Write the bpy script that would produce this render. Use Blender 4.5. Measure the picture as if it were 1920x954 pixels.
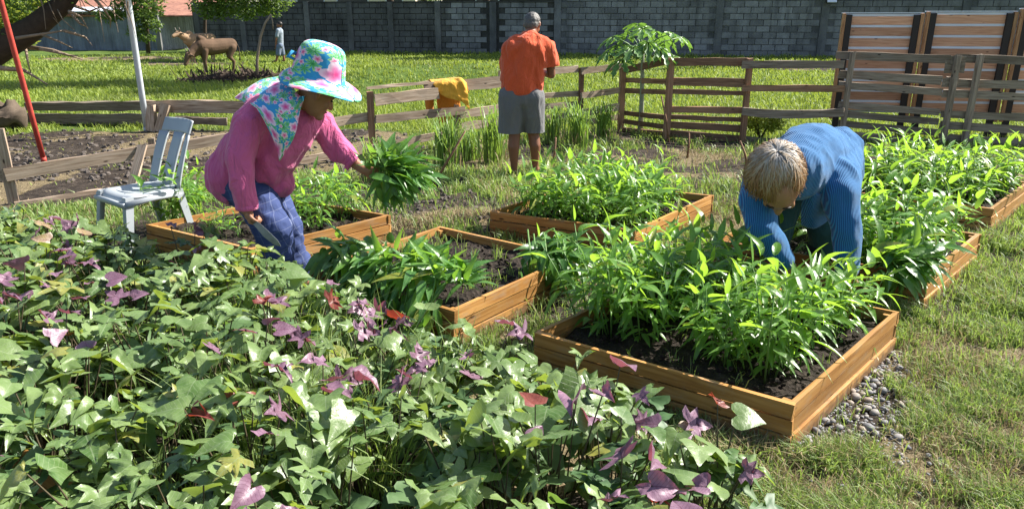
import bpy, bmesh, math, random
import numpy as np
from mathutils import Vector, Matrix, noise as mnoise

for o in list(bpy.data.objects):
    bpy.data.objects.remove(o)
SC = bpy.context.scene
COL = SC.collection
random.seed(7)
RNG = np.random.default_rng(11)

# ------------------------------------------------------------------ camera, sky, sun, exposure
CAM_H, CAM_F, CX, CY, Y_HOR = 1.56, 1387.0, 960.0, 477.0, 31.0
PITCH = math.atan((CY - Y_HOR) / CAM_F)
cam = bpy.data.cameras.new('camera')
cam.sensor_width = 36.0
cam.lens = 36.0 * CAM_F / 1920.0
cam.clip_start = 0.05
cam.clip_end = 600.0
cam_ob = bpy.data.objects.new('camera', cam)
COL.objects.link(cam_ob)
cam_ob.location = (0, 0, CAM_H)
cam_ob.rotation_euler = (math.pi / 2 - PITCH, 0, 0)
SC.camera = cam_ob

SUN_EL = math.radians(42)
SUN_AZ = (0.925, 0.38)                      # horizontal direction towards the sun
world = bpy.data.worlds.new('World')
SC.world = world
world.use_nodes = True
wn = world.node_tree.nodes
sky = wn.new('ShaderNodeTexSky')
sky.sky_type = 'NISHITA'
sky.sun_disc = False
sky.sun_elevation = SUN_EL
sky.sun_rotation = math.atan2(SUN_AZ[0], SUN_AZ[1])
sky.air_density = 1.0
sky.dust_density = 1.5
wn['Background'].inputs['Strength'].default_value = 0.078
world.node_tree.links.new(sky.outputs[0], wn['Background'].inputs[0])
sun = bpy.data.lights.new('sun', 'SUN')
sun.energy = 5.0
sun.angle = math.radians(0.53)
sun.color = (1.0, 0.95, 0.86)
sun_ob = bpy.data.objects.new('sun', sun)
COL.objects.link(sun_ob)
sd = Vector((SUN_AZ[0] * math.cos(SUN_EL), SUN_AZ[1] * math.cos(SUN_EL), math.sin(SUN_EL)))
sun_ob.rotation_euler = (-sd).to_track_quat('-Z', 'Y').to_euler()
sun_ob.location = sd * 50
SC.view_settings.view_transform = 'Standard'
SC.view_settings.look = 'None'
SC.view_settings.gamma = 1.0
SC.view_settings.exposure = 1.40
SC.view_settings.use_curve_mapping = False

# ------------------------------------------------------------------ survey: sight lines measured in the photograph -> metres
_c, _s = math.cos(PITCH), math.sin(PITCH)
def ray(px, py):
    dx, dz = (px - CX) / CAM_F, -(py - CY) / CAM_F
    return Vector((dx, _c + dz * _s, -_s + dz * _c))
def at(px, py, z=None, Y=None):
    d = ray(px, py)
    t = (z - CAM_H) / d.z if Y is None else Y / d.y
    return Vector((0, 0, CAM_H)) + d * t
def on_plane(px, py, a, b):
    """sight line met with the vertical plane through ground points a, b"""
    n = Vector((b[1] - a[1], a[0] - b[0], 0))
    d = ray(px, py)
    t = (Vector((a[0], a[1], 0)) - Vector((0, 0, CAM_H))).dot(n) / d.dot(n)
    return Vector((0, 0, CAM_H)) + d * t

# ------------------------------------------------------------------ object helpers
def thing(name, label, cat, loc=(0, 0, 0), rz=0.0, group=None):
    o = bpy.data.objects.new(name, None)
    o.empty_display_size = 0.1
    COL.objects.link(o)
    o.location = loc
    o.rotation_euler = (0, 0, rz)
    return tag(o, label, cat, group)
def tag(o, label=None, cat=None, group=None, kind=None):
    if label: o['label'] = label
    if cat: o['category'] = cat
    if group: o['group'] = group
    if kind: o['kind'] = kind
    return o
def link(name, me, parent=None, basis=None, kind=None):
    o = bpy.data.objects.new(name, me)
    COL.objects.link(o)
    if parent is not None: o.parent = parent
    if basis is not None: o.matrix_basis = basis
    if kind: o['kind'] = kind
    return o
def np_mesh(name, V, Fc, m, uv=None, tint=None, smooth=False):
    """V (n,3), Fc (m,k) arrays"""
    V = np.asarray(V, dtype=np.float32); Fc = np.asarray(Fc, dtype=np.int32)
    me = bpy.data.meshes.new(name)
    k = Fc.shape[1]
    me.vertices.add(len(V)); me.vertices.foreach_set('co', V.ravel())
    me.loops.add(Fc.size); me.loops.foreach_set('vertex_index', Fc.ravel())
    me.polygons.add(len(Fc)); me.polygons.foreach_set('loop_start', np.arange(len(Fc), dtype=np.int32) * k)
    if smooth:
        me.polygons.foreach_set('use_smooth', np.ones(len(Fc), dtype=bool))
    me.update(calc_edges=True)
    if uv is not None:
        l = me.uv_layers.new(name='UVMap')
        l.data.foreach_set('uv', np.asarray(uv, dtype=np.float32)[Fc.ravel()].ravel())
    if tint is not None:
        a = me.attributes.new('tint', 'FLOAT', 'POINT')
        a.data.foreach_set('value', np.asarray(tint, dtype=np.float32))
    me.materials.append(m)
    return me
class MB:
    """collects shapes into one mesh"""
    def __init__(s): s.v = []; s.f = []
    def add(s, v, f):
        n = len(s.v); s.v += [tuple(p) for p in v]; s.f += [tuple(i + n for i in q) for q in f]
    def box(s, c, size, M=None):
        x, y, z = (q / 2 for q in size)
        P = [Vector((sx * x, sy * y, sz * z)) for sx in (-1, 1) for sy in (-1, 1) for sz in (-1, 1)]
        if M is not None: P = [M @ p for p in P]
        c = Vector(c)
        s.add([p + c for p in P], [(0, 1, 3, 2), (4, 6, 7, 5), (0, 4, 5, 1), (2, 3, 7, 6), (0, 2, 6, 4), (1, 5, 7, 3)])
    def tube(s, pts, rad, n=8, cap=True, flat=1.0):
        pts = [Vector(p) for p in pts]
        if not hasattr(rad, '__len__'): rad = [rad] * len(pts)
        V = []; F = []
        ref = None
        for i, p in enumerate(pts):
            t = (pts[min(i + 1, len(pts) - 1)] - pts[max(i - 1, 0)])
            if t.length < 1e-9: t = Vector((0, 0, 1))
            t.normalize()
            if ref is None:
                ref = t.orthogonal()
            u = (ref - t * ref.dot(t))
            if u.length < 1e-6: u = t.orthogonal()
            u.normalize(); w = t.cross(u); ref = u
            for k in range(n):
                a = 2 * math.pi * k / n
                V.append(p + (u * math.cos(a) + w * math.sin(a) * flat) * rad[i])
        for i in range(len(pts) - 1):
            for k in range(n):
                k2 = (k + 1) % n
                F.append((i * n + k, i * n + k2, (i + 1) * n + k2, (i + 1) * n + k))
        if cap:
            F.append(tuple(range(n - 1, -1, -1))); F.append(tuple((len(pts) - 1) * n + k for k in range(n)))
        s.add(V, F)
    def ball(s, c, r, n=12, m=8, M=None):
        c = Vector(c)
        if not hasattr(r, '__len__'): r = (r, r, r)
        V = [Vector((0, 0, r[2]))]; F = []
        for i in range(1, m):
            th = math.pi * i / m
            for k in range(n):
                a = 2 * math.pi * k / n
                V.append(Vector((r[0] * math.sin(th) * math.cos(a), r[1] * math.sin(th) * math.sin(a), r[2] * math.cos(th))))
        V.append(Vector((0, 0, -r[2])))
        for k in range(n):
            F.append((0, 1 + k, 1 + (k + 1) % n))
            for i in range(m - 2):
                a = 1 + i * n + k; b = 1 + i * n + (k + 1) % n
                F.append((a, a + n, b + n, b))
            F.append((len(V) - 1, 1 + (m - 2) * n + (k + 1) % n, 1 + (m - 2) * n + k))
        if M is not None: V = [M @ v for v in V]
        s.add([v + c for v in V], F)
    def mesh(s, name, m, smooth=False):
        me = bpy.data.meshes.new(name)
        me.from_pydata(s.v, [], s.f)
        me.materials.append(m)
        if smooth: me.polygons.foreach_set('use_smooth', np.ones(len(me.polygons), dtype=bool))
        me.update()
        return me
    def build(s, name, m, parent=None, smooth=False, basis=None, kind=None):
        return link(name, s.mesh(name, m, smooth), parent, basis, kind)
def frame(p, y, n):
    """matrix with local Y along y and local Z near n, at p"""
    y = Vector(y).normalized(); n = Vector(n)
    x = y.cross(n)
    if x.length < 1e-6: x = y.orthogonal()
    x.normalize(); z = x.cross(y)
    return Matrix(((x.x, y.x, z.x, p[0]), (x.y, y.y, z.y, p[1]), (x.z, y.z, z.z, p[2]), (0, 0, 0, 1)))
def plank(name, p0, p1, h, t, m, parent=None, origin=None, bow=0.0, up=(0, 0, 1), jag=0.004, seg=4):
    """board from p0 to p1 (centre line), height h, thickness t, own mesh, grain along local X"""
    p0 = Vector(p0); p1 = Vector(p1); L = (p1 - p0).length
    x = (p1 - p0).normalized(); y = Vector(up).cross(x).normalized(); z = x.cross(y)
    M = Matrix(((x.x, y.x, z.x, 0), (x.y, y.y, z.y, 0), (x.z, y.z, z.z, 0), (0, 0, 0, 1)))
    c = (p0 + p1) / 2
    M.translation = c - (Vector(origin) if origin is not None else Vector((0, 0, 0)))
    V = []; F = []
    r = random.uniform
    for i in range(seg + 1):
        f = i / seg; X = -L / 2 + L * f; b = -bow * 4 * f * (1 - f)
        e = jag
        for (yy, zz) in ((-1, -1), (1, -1), (1, 1), (-1, 1)):
            V.append((X + (r(-e, e) * 2 if i in (0, seg) else 0), yy * t / 2 + r(-e, e) * .4, zz * h / 2 + b + r(-e, e)))
    for i in range(seg):
        for k in range(4):
            a = i * 4 + k; bb = i * 4 + (k + 1) % 4
            F.append((a, bb, bb + 4, a + 4))
    F.append((3, 2, 1, 0)); F.append(tuple(seg * 4 + k for k in range(4)))
    me = bpy.data.meshes.new(name); me.from_pydata(V, [], F); me.materials.append(m)
    return link(name, me, parent, M)

# ------------------------------------------------------------------ noise for terrain and scatter
def _hash(ix, iy, seed):
    h = (ix.astype(np.int64) * 374761393 + iy.astype(np.int64) * 668265263 + seed * 974634777) & 0x7fffffff
    h = (h ^ (h >> 13)) * 1274126177 & 0x7fffffff
    return ((h ^ (h >> 16)) & 0xffff) / 65535.0
def vn(x, y, seed=0):
    x = np.asarray(x, float); y = np.asarray(y, float)
    ix = np.floor(x); iy = np.floor(y); fx = x - ix; fy = y - iy
    fx = fx * fx * (3 - 2 * fx); fy = fy * fy * (3 - 2 * fy)
    ix = ix.astype(np.int64); iy = iy.astype(np.int64)
    a = _hash(ix, iy, seed); b = _hash(ix + 1, iy, seed); c = _hash(ix, iy + 1, seed); d = _hash(ix + 1, iy + 1, seed)
    return (a * (1 - fx) + b * fx) * (1 - fy) + (c * (1 - fx) + d * fx) * fy
def fbm(x, y, seed=0, o=4):
    t = 0; w = 0.5
    for i in range(o):
        t = t + w * vn(np.asarray(x) * 2 ** i, np.asarray(y) * 2 ** i, seed + i); w *= 0.5
    return t / (1 - 0.5 ** o)
def sstep(a, b, x):
    t = np.clip((x - a) / (b - a), 0, 1); return t * t * (3 - 2 * t)

# ------------------------------------------------------------------ materials
class NT:
    def __init__(s, name):
        s.m = bpy.data.materials.new(name); s.m.use_nodes = True
        s.t = s.m.node_tree; s.n = s.t.nodes; s.p = s.n['Principled BSDF']; s.out = s.n['Material Output']
    def new(s, typ, **kw):
        q = s.n.new('ShaderNode' + typ)
        for k, v in kw.items():
            if k in q.inputs and not hasattr(q, k): q.inputs[k].default_value = v
            else: setattr(q, k, v)
        return q
    def L(s, a, b): s.t.links.new(a, b)
    def put(s, q, key, v):
        i = q.inputs[key]
        if hasattr(v, 'node'): s.L(v, i)
        else: i.default_value = v
    def math(s, op, a, b=0.0, c=None):
        q = s.n.new('ShaderNodeMath'); q.operation = op
        s.put(q, 0, a); s.put(q, 1, b)
        if c is not None: s.put(q, 2, c)
        return q.outputs[0]
    def mix(s, f, a, b, blend='MIX'):
        q = s.n.new('ShaderNodeMix'); q.data_type = 'RGBA'; q.blend_type = blend
        s.put(q, 0, f)
        for k, v in ((6, a), (7, b)):
            if hasattr(v, 'node'): s.L(v, q.inputs[k])
            else: q.inputs[k].default_value = (*v, 1) if len(v) == 3 else v
        return q.outputs[2]
    def ramp(s, f, stops):
        q = s.n.new('ShaderNodeValToRGB'); e = q.color_ramp.elements
        while len(e) < len(stops): e.new(0.5)
        for i, (p, col) in enumerate(stops):
            e[i].position = p; e[i].color = (*col, 1) if len(col) == 3 else col
        s.L(f, q.inputs[0]); return q.outputs[0]
    def coord(s, which='Object'): return s.n.new('ShaderNodeTexCoord').outputs[which]
    def mapping(s, v, scale=(1, 1, 1), loc=None):
        q = s.n.new('ShaderNodeMapping'); s.L(v, q.inputs[0]); q.inputs['Scale'].default_value = scale
        if loc is not None: s.put(q, 'Location', loc)
        return q.outputs[0]
    def noise(s, v, scale, detail=4, rough=0.55, dist=0.0, out=0):
        q = s.n.new('ShaderNodeTexNoise'); s.L(v, q.inputs['Vector'])
        q.inputs['Scale'].default_value = scale; q.inputs['Detail'].default_value = detail
        q.inputs['Roughness'].default_value = rough; q.inputs['Distortion'].default_value = dist
        return q.outputs[out]
    def vor(s, v, scale, out='Distance', feature='F1', rnd=1.0):
        q = s.n.new('ShaderNodeTexVoronoi'); q.feature = feature; s.L(v, q.inputs['Vector'])
        q.inputs['Scale'].default_value = scale; q.inputs['Randomness'].default_value = rnd
        return q.outputs[out]
    def rnd(s): return s.n.new('ShaderNodeObjectInfo').outputs['Random']
    def attr(s, name, out='Fac'):
        q = s.n.new('ShaderNodeAttribute'); q.attribute_name = name; return q.outputs[out]
    def bump(s, h, strength=0.4, dist=0.01):
        q = s.n.new('ShaderNodeBump'); q.inputs['Strength'].default_value = strength; q.inputs['Distance'].default_value = dist
        s.L(h, q.inputs['Height']); s.L(q.outputs[0], s.p.inputs['Normal']); return q.outputs[0]
    def base(s, v): s.put(s.p, 'Base Color', v if hasattr(v, 'node') else (*v, 1))
    def set(s, rough=0.7, spec=0.3, **kw):
        s.put(s.p, 'Roughness', rough); s.put(s.p, 'Specular IOR Level', spec)
        for k, v in kw.items(): s.put(s.p, k.replace('_', ' '), v)
        return s.m
    def seedvec(s, which='Object'):
        """object coordinates shifted by the object's own random number"""
        r = s.math('MULTIPLY', s.rnd(), 37.0)
        q = s.n.new('ShaderNodeVectorMath'); q.operation = 'ADD'
        s.L(s.coord(which), q.inputs[0]); s.L(r, q.inputs[1]); return q.outputs[0]

def mat_wood(name, lo, hi, dark, grain=1.0, rough=0.65, stain=0.3, splash=False):
    w = NT(name); v = w.seedvec()
    g = w.noise(w.mapping(v, (1.6, 26, 26)), grain * 2.0, 5, 0.65, 0.6)
    ring = w.noise(w.mapping(v, (0.5, 12, 12)), 1.5 * grain, 2, 0.5, 0.5)
    band = w.math('SINE', w.math('MULTIPLY', ring, 46.0))
    band = w.math('MULTIPLY_ADD', band, 0.10, g)
    col = w.ramp(band, [(0.18, dark), (0.42, lo), (0.72, hi)])
    big = w.noise(w.mapping(v, (1, 2.5, 2.5)), 2.3, 3)
    col = w.mix(w.math('MULTIPLY', w.ramp(big, [(0.42, (0, 0, 0)), (0.75, (1, 1, 1))]), stain), col, dark)
    kn = w.vor(w.mapping(v, (3.2, 9, 9)), 1.25)
    col = w.mix(w.ramp(kn, [(0.05, (1, 1, 1)), (0.11, (0, 0, 0))]), col, tuple(c * 0.35 for c in dark))
    if splash:
        gp = w.n.new('ShaderNodeNewGeometry').outputs['Position']
        sz = w.n.new('ShaderNodeSeparateXYZ'); w.L(gp, sz.inputs[0])
        dn = w.noise(gp, 21, 5, 0.7)
        sp = w.math('SUBTRACT', w.math('MULTIPLY', dn, 0.17), sz.outputs[2])
        col = w.mix(w.math('MULTIPLY', w.ramp(sp, [(0.02, (0, 0, 0)), (0.06, (1, 1, 1))]), 0.75), col, (0.075, 0.052, 0.036))
        wear = w.noise(w.mapping(v, (2, 6, 6)), 3.1, 5, 0.7)
        col = w.mix(w.math('MULTIPLY', w.ramp(wear, [(0.52, (0, 0, 0)), (0.70, (1, 1, 1))]), 0.45), col, (0.30, 0.235, 0.165))
    hs = w.n.new('ShaderNodeHueSaturation'); w.L(col, hs.inputs['Color'])
    w.L(w.math('MULTIPLY_ADD', w.rnd(), 0.6, 0.70), hs.inputs['Value'])
    w.base(hs.outputs[0]); w.bump(band, 0.35, 0.004)
    return w.set(rough, 0.25)
def mat_leaf(name, c1, c2, tr, trans=0.38, rough=0.42, spec=0.45, vein=None, blot=0.25, dull=None, patch=None):
    w = NT(name)
    r = w.math('FRACT', w.math('ADD', w.rnd(), w.attr('tint')))
    col = w.mix(r, c1, c2)
    if vein: col = w.mix(w.math('MULTIPLY', w.math('GREATER_THAN', r, 0.965), 0.7), col, (0.30, 0.25, 0.04))
    uv = w.coord('UV')
    geo = w.n.new('ShaderNodeNewGeometry').outputs['Position']
    n = w.noise(geo, 38, 3)
    col = w.mix(w.math('MULTIPLY', w.ramp(n, [(0.35, (0, 0, 0)), (0.7, (1, 1, 1))]), blot), col, dull or tuple(min(1, c * 1.9 + 0.02) for c in c2))
    if patch:
        pn = w.noise(geo, 0.55, 4, 0.6)
        col = w.mix(w.ramp(pn, [(0.42, (0, 0, 0)), (0.62, (1, 1, 1))]), col, patch)
    if vein:
        sx = w.n.new('ShaderNodeSeparateXYZ'); w.L(uv, sx.inputs[0])
        ax = w.math('ABSOLUTE', sx.outputs[0])
        mid = w.math('LESS_THAN', ax, 0.014)
        k = w.math('FRACT', w.math('MULTIPLY', w.math('SUBTRACT', sx.outputs[1], w.math('MULTIPLY', ax, 0.75)), 6.5))
        lat = w.math('LESS_THAN', k, 0.10)
        vv = w.math('MAXIMUM', mid, lat)
        col = w.mix(w.math('MULTIPLY', vv, 0.55), col, vein)
        w.bump(w.math('ADD', w.math('MULTIPLY', vv, -0.8), n), 0.6, 0.005)
    else:
        w.bump(n, 0.15, 0.003)
    w.base(col)
    m = w.set(rough, spec)
    t = w.n.new('ShaderNodeBsdfTranslucent'); w.L(w.mix(r, tr, tuple(c * 0.75 for c in tr)), t.inputs['Color'])
    mx = w.n.new('ShaderNodeMixShader'); mx.inputs[0].default_value = trans
    w.L(w.p.outputs[0], mx.inputs[1]); w.L(t.outputs[0], mx.inputs[2]); w.L(mx.outputs[0], w.out.inputs['Surface'])
    return m
def mat_cloth(name, c1, c2=None, weave=220, rough=0.85, fold=14, sheen=0.15, bump=0.5):
    w = NT(name); v = w.coord('Object')
    n = w.noise(w.mapping(v, (1, 1, 0.45)), fold, 4, 0.55, 0.8)
    fine = w.noise(v, weave, 2)
    col = w.mix(w.math('MULTIPLY_ADD', fine, 0.5, w.math('MULTIPLY', w.noise(v, 5, 3), 0.5)), c1, c2 or tuple(c * 0.8 for c in c1))
    w.base(col); w.bump(w.math('MULTIPLY_ADD', fine, 0.03, n), bump, 0.05)
    return w.set(rough, 0.2, Sheen_Weight=sheen)
def mat_plain(name, c, rough=0.5, spec=0.4, var=0.25, scale=6, bump=0.1, metal=0.0):
    w = NT(name); v = w.seedvec()
    n = w.noise(v, scale, 5, 0.6)
    w.base(w.mix(n, tuple(q * (1 - var) for q in c), tuple(min(1, q * (1 + var)) for q in c)))
    w.bump(w.noise(v, scale * 9, 3), bump, 0.004)
    return w.set(rough, spec, Metallic=metal)

M = {}
M['bed_wood'] = mat_wood('bed_wood', (0.33, 0.160, 0.046), (0.44, 0.240, 0.082), (0.20, 0.085, 0.026), 0.8, 0.55, 0.3, True)
M['old_bed_wood'] = mat_wood('old_bed_wood', (0.20, 0.125, 0.07), (0.30, 0.20, 0.12), (0.09, 0.05, 0.03), 1.0, 0.75, 0.4)
M['fence_wood'] = mat_wood('fence_wood', (0.29, 0.215, 0.155), (0.43, 0.345, 0.27), (0.13, 0.085, 0.06), 1.0, 0.8, 0.35)
M['brown_wood'] = mat_wood('brown_wood', (0.20, 0.11, 0.065), (0.30, 0.18, 0.11), (0.09, 0.05, 0.03), 1.0, 0.75, 0.35)
M['grey_wood'] = mat_wood('grey_wood', (0.21, 0.165, 0.125), (0.32, 0.265, 0.215), (0.09, 0.065, 0.05), 1.0, 0.85, 0.35)
M['pine'] = mat_wood('pine', (0.54, 0.28, 0.165), (0.64, 0.37, 0.235), (0.32, 0.15, 0.085), 0.9, 0.6, 0.2)
M['dark_post'] = mat_plain('dark_post', (0.035, 0.028, 0.025), 0.7, 0.3)
M['post_wood'] = mat_wood('post_wood', (0.34, 0.17, 0.08), (0.48, 0.28, 0.14), (0.16, 0.07, 0.03))
M['white_sheet'] = mat_plain('white_sheet', (0.60, 0.63, 0.70), 0.5, 0.4, 0.12)
M['bark'] = mat_plain('bark', (0.055, 0.04, 0.03), 0.9, 0.2, 0.5, 18, 0.8)
M['dead_branch'] = mat_plain('dead_branch', (0.25, 0.19, 0.14), 0.9, 0.2, 0.3, 12, 0.4)
M['red_paint'] = mat_plain('red_paint', (0.40, 0.05, 0.035), 0.6, 0.4, 0.5, 14, 0.3)
M['pipe_grey'] = mat_plain('pipe_grey', (0.46, 0.50, 0.54), 0.4, 0.5, 0.15, 10)
M['plastic'] = mat_plain('plastic', (0.34, 0.37, 0.395), 0.45, 0.4, 0.14, 5, 0.05)
M['steel'] = mat_plain('steel', (0.16, 0.17, 0.17), 0.35, 0.5, 0.5, 25, 0.2, 0.8)
M['skin'] = mat_plain('skin', (0.30, 0.145, 0.085), 0.5, 0.35, 0.12, 14, 0.12)
M['skin_dark'] = mat_plain('skin_dark', (0.20, 0.085, 0.05), 0.5, 0.35, 0.12, 14, 0.12)
M['lip'] = mat_plain('lip', (0.22, 0.07, 0.055), 0.5, 0.35, 0.1)
M['eye'] = mat_plain('eye', (0.02, 0.015, 0.012), 0.2, 0.5, 0.1)
M['k_leaf'] = mat_leaf('k_leaf', (0.060, 0.155, 0.022), (0.125, 0.265, 0.038), (0.42, 0.70, 0.06), 0.42, 0.34, 0.55, vein=(0.16, 0.30, 0.09), blot=0.15)
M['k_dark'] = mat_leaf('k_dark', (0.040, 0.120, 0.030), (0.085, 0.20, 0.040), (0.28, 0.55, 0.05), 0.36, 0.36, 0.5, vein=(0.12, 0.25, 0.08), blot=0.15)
M['k_stem'] = mat_plain('k_stem', (0.11, 0.22, 0.05), 0.5, 0.4)
M['s_leaf'] = mat_leaf('s_leaf', (0.060, 0.125, 0.030), (0.185, 0.265, 0.085), (0.42, 0.56, 0.07), 0.30, 0.38, 0.6, vein=(0.27, 0.34, 0.19), blot=0.4, dull=(0.20, 0.275, 0.115))
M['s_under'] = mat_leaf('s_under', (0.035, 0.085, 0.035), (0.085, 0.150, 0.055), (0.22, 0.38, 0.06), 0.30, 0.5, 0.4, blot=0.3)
M['s_purple'] = mat_leaf('s_purple', (0.15, 0.075, 0.12), (0.27, 0.155, 0.22), (0.40, 0.10, 0.14), 0.25, 0.45, 0.45, vein=(0.10, 0.02, 0.05), blot=0.4, dull=(0.30, 0.19, 0.26))
M['s_red'] = mat_leaf('s_red', (0.15, 0.025, 0.025), (0.21, 0.07, 0.045), (0.42, 0.06, 0.03), 0.30, 0.45, 0.4, vein=(0.10, 0.02, 0.02), blot=0.3)
M['s_stem'] = mat_plain('s_stem', (0.075, 0.06, 0.035), 0.5, 0.4, 0.5)
M['grass'] = mat_leaf('grass', (0.080, 0.160, 0.030), (0.25, 0.320, 0.110), (0.36, 0.50, 0.09), 0.36, 0.5, 0.35, blot=0.2)
M['dry_grass'] = mat_leaf('dry_grass', (0.17, 0.13, 0.07), (0.33, 0.27, 0.16), (0.36, 0.29, 0.14), 0.25, 0.7, 0.2, blot=0.2)
M['field_grass'] = mat_leaf('field_grass', (0.130, 0.200, 0.028), (0.260, 0.315, 0.060), (0.38, 0.48, 0.06), 0.34, 0.55, 0.25, blot=0.2, patch=(0.150, 0.185, 0.045))
M['lemongrass'] = mat_leaf('lemongrass', (0.075, 0.165, 0.030), (0.17, 0.265, 0.065), (0.34, 0.52, 0.07), 0.36, 0.45, 0.4, blot=0.2)
M['tree_leaf'] = mat_leaf('tree_leaf', (0.04, 0.085, 0.015), (0.10, 0.15, 0.03), (0.26, 0.40, 0.05), 0.35, 0.5, 0.35)
M['papaya_leaf'] = mat_leaf('papaya_leaf', (0.045, 0.120, 0.035), (0.10, 0.20, 0.05), (0.24, 0.45, 0.06), 0.32, 0.4, 0.5, blot=0.35)
M['shrub_leaf'] = mat_leaf('shrub_leaf', (0.16, 0.22, 0.025), (0.28, 0.32, 0.04), (0.45, 0.55, 0.05), 0.35, 0.5, 0.35)

def mat_soil():
    w = NT('soil'); v = w.coord('Object')
    n = w.noise(v, 26, 6, 0.7); b = w.vor(v, 42)
    w.base(w.ramp(n, [(0.3, (0.012, 0.009, 0.007)), (0.55, (0.035, 0.026, 0.020)), (0.8, (0.085, 0.066, 0.052))]))
    w.bump(w.math('ADD', n, w.math('MULTIPLY', b, 0.6)), 0.9, 0.03)
    return w.set(0.9, 0.2)
M['soil'] = mat_soil()
def mat_ground():
    w = NT('ground'); v = w.coord('Object')
    soil = w.attr('soil'); straw = w.attr('straw')
    n1 = w.noise(v, 9, 7, 0.68); n2 = w.noise(v, 0.9, 5, 0.6); n3 = w.noise(v, 60, 4, 0.7)
    green = w.ramp(w.math('MULTIPLY_ADD', n3, 0.6, w.math('MULTIPLY', n2, 0.5)), [(0.3, (0.030, 0.055, 0.012)), (0.55, (0.075, 0.125, 0.022)), (0.8, (0.16, 0.19, 0.05))])
    dirt = w.ramp(n1, [(0.3, (0.014, 0.011, 0.009)), (0.5, (0.042, 0.032, 0.025)), (0.75, (0.11, 0.088, 0.07))])
    st = w.ramp(w.noise(w.mapping(v, (1, 1, 1)), 45, 5, 0.75, 1.5), [(0.3, (0.07, 0.05, 0.03)), (0.55, (0.21, 0.165, 0.095)), (0.8, (0.38, 0.31, 0.20))])
    f1 = w.ramp(w.math('MULTIPLY_ADD', w.math('SUBTRACT', n1, 0.5), 0.8, soil), [(0.4, (0, 0, 0)), (0.6, (1, 1, 1))])
    f2 = w.ramp(w.math('MULTIPLY_ADD', w.math('SUBTRACT', n1, 0.5), 1.0, straw), [(0.4, (0, 0, 0)), (0.6, (1, 1, 1))])
    col = w.mix(f2, w.mix(f1, green, dirt), st)
    w.base(col); w.bump(w.math('ADD', n1, w.math('MULTIPLY', n3, 0.5)), 0.8, 0.05)
    return w.set(0.92, 0.15)
M['ground'] = mat_ground()
def mat_concrete(name, c, dark):
    w = NT(name); g = w.n.new('ShaderNodeNewGeometry').outputs['Position']
    n = w.noise(g, 1.3, 6, 0.65); f = w.noise(g, 14, 5, 0.7)
    streak = w.noise(w.mapping(g, (2.2, 2.2, 0.35)), 1.4, 4, 0.6)
    col = w.mix(w.ramp(n, [(0.35, (0, 0, 0)), (0.7, (1, 1, 1))]), c, dark)
    col = w.mix(w.math('MULTIPLY', w.ramp(streak, [(0.5, (0, 0, 0)), (0.7, (1, 1, 1))]), 0.7), col, tuple(q * 0.45 for q in dark))
    col = w.mix(w.math('MULTIPLY', f, 0.4), col, tuple(q * 0.6 for q in c))
    hs = w.n.new('ShaderNodeHueSaturation'); w.L(col, hs.inputs['Color'])
    w.L(w.math('MULTIPLY_ADD', w.rnd(), 0.45, 0.78), hs.inputs['Value'])
    w.base(hs.outputs[0]); w.bump(w.math('ADD', n, f), 0.6, 0.03)
    return w.set(0.92, 0.15)
M['block'] = mat_concrete('block', (0.26, 0.263, 0.268), (0.12, 0.121, 0.122))
M['mortar'] = mat_concrete('mortar', (0.18, 0.182, 0.186), (0.09, 0.091, 0.093))
M['old_block'] = mat_concrete('old_block', (0.185, 0.184, 0.180), (0.085, 0.084, 0.082))
M['old_wall'] = mat_concrete('old_wall', (0.07, 0.068, 0.064), (0.028, 0.028, 0.027))
def mat_stone():
    w = NT('stone'); v = w.seedvec()
    n = w.noise(v, 30, 5, 0.6)
    r = w.rnd()
    c = w.ramp(r, [(0.0, (0.17, 0.17, 0.185)), (0.45, (0.26, 0.255, 0.26)), (0.8, (0.33, 0.29, 0.25)), (1.0, (0.36, 0.27, 0.20))])
    w.base(w.mix(w.math('MULTIPLY', n, 0.6), c, (0.10, 0.10, 0.105))); w.bump(n, 0.3, 0.004)
    return w.set(0.7, 0.35)
M['stone'] = mat_stone()
M['gravel'] = mat_plain('gravel', (0.24, 0.235, 0.24), 0.8, 0.3, 0.4, 40, 0.4)

# ------------------------------------------------------------------ garden layout (metres)
BH = 0.205
def V2(p): return Vector((p[0], p[1], 0))
def bed_from(Lp, Fp, Rp): return at(*Lp, z=BH), at(*Fp, z=BH), at(*Rp, z=BH)
E1 = Vector((0.69, 0.72, 0)).normalized(); E2 = Vector((-0.82, 0.57, 0)).normalized()
BEDS = {}
BEDS['near'] = bed_from((1008, 622), (1485, 755), (1682, 583))
l, f, b = bed_from((585, 500), (850, 580), (825, 424)); BEDS['mid'] = (l, f, f + (b - l))
BEDS['back'] = bed_from((922, 395), (1190, 430), (1335, 366))
BEDS['woman'] = bed_from((278, 420), (470, 465), (728, 403))
f = at(1738, 515, z=BH); BEDS['right'] = (f + E2 * 1.2, f, f + E1 * 1.12)
f = at(1860, 390, z=BH); BEDS['far'] = (f + E2 * 1.2, f, f + E1 * 1.25)
def bed_uv(k, u, v, z):
    L, F, R = BEDS[k]; p = F + (L - F) * u + (R - F) * v; return Vector((p.x, p.y, z))
def in_beds(x, y, grow=0.0):
    r = np.zeros(np.shape(x), bool)
    for L, F, R in BEDS.values():
        a = L - F; b = R - F; det = a.x * b.y - a.y * b.x
        qx = x - F.x; qy = y - F.y
        u = (qx * b.y - qy * b.x) / det; v = (a.x * qy - a.y * qx) / det
        r |= (u > -grow) & (u < 1 + grow) & (v > -grow) & (v < 1 + grow)
    return r
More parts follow.
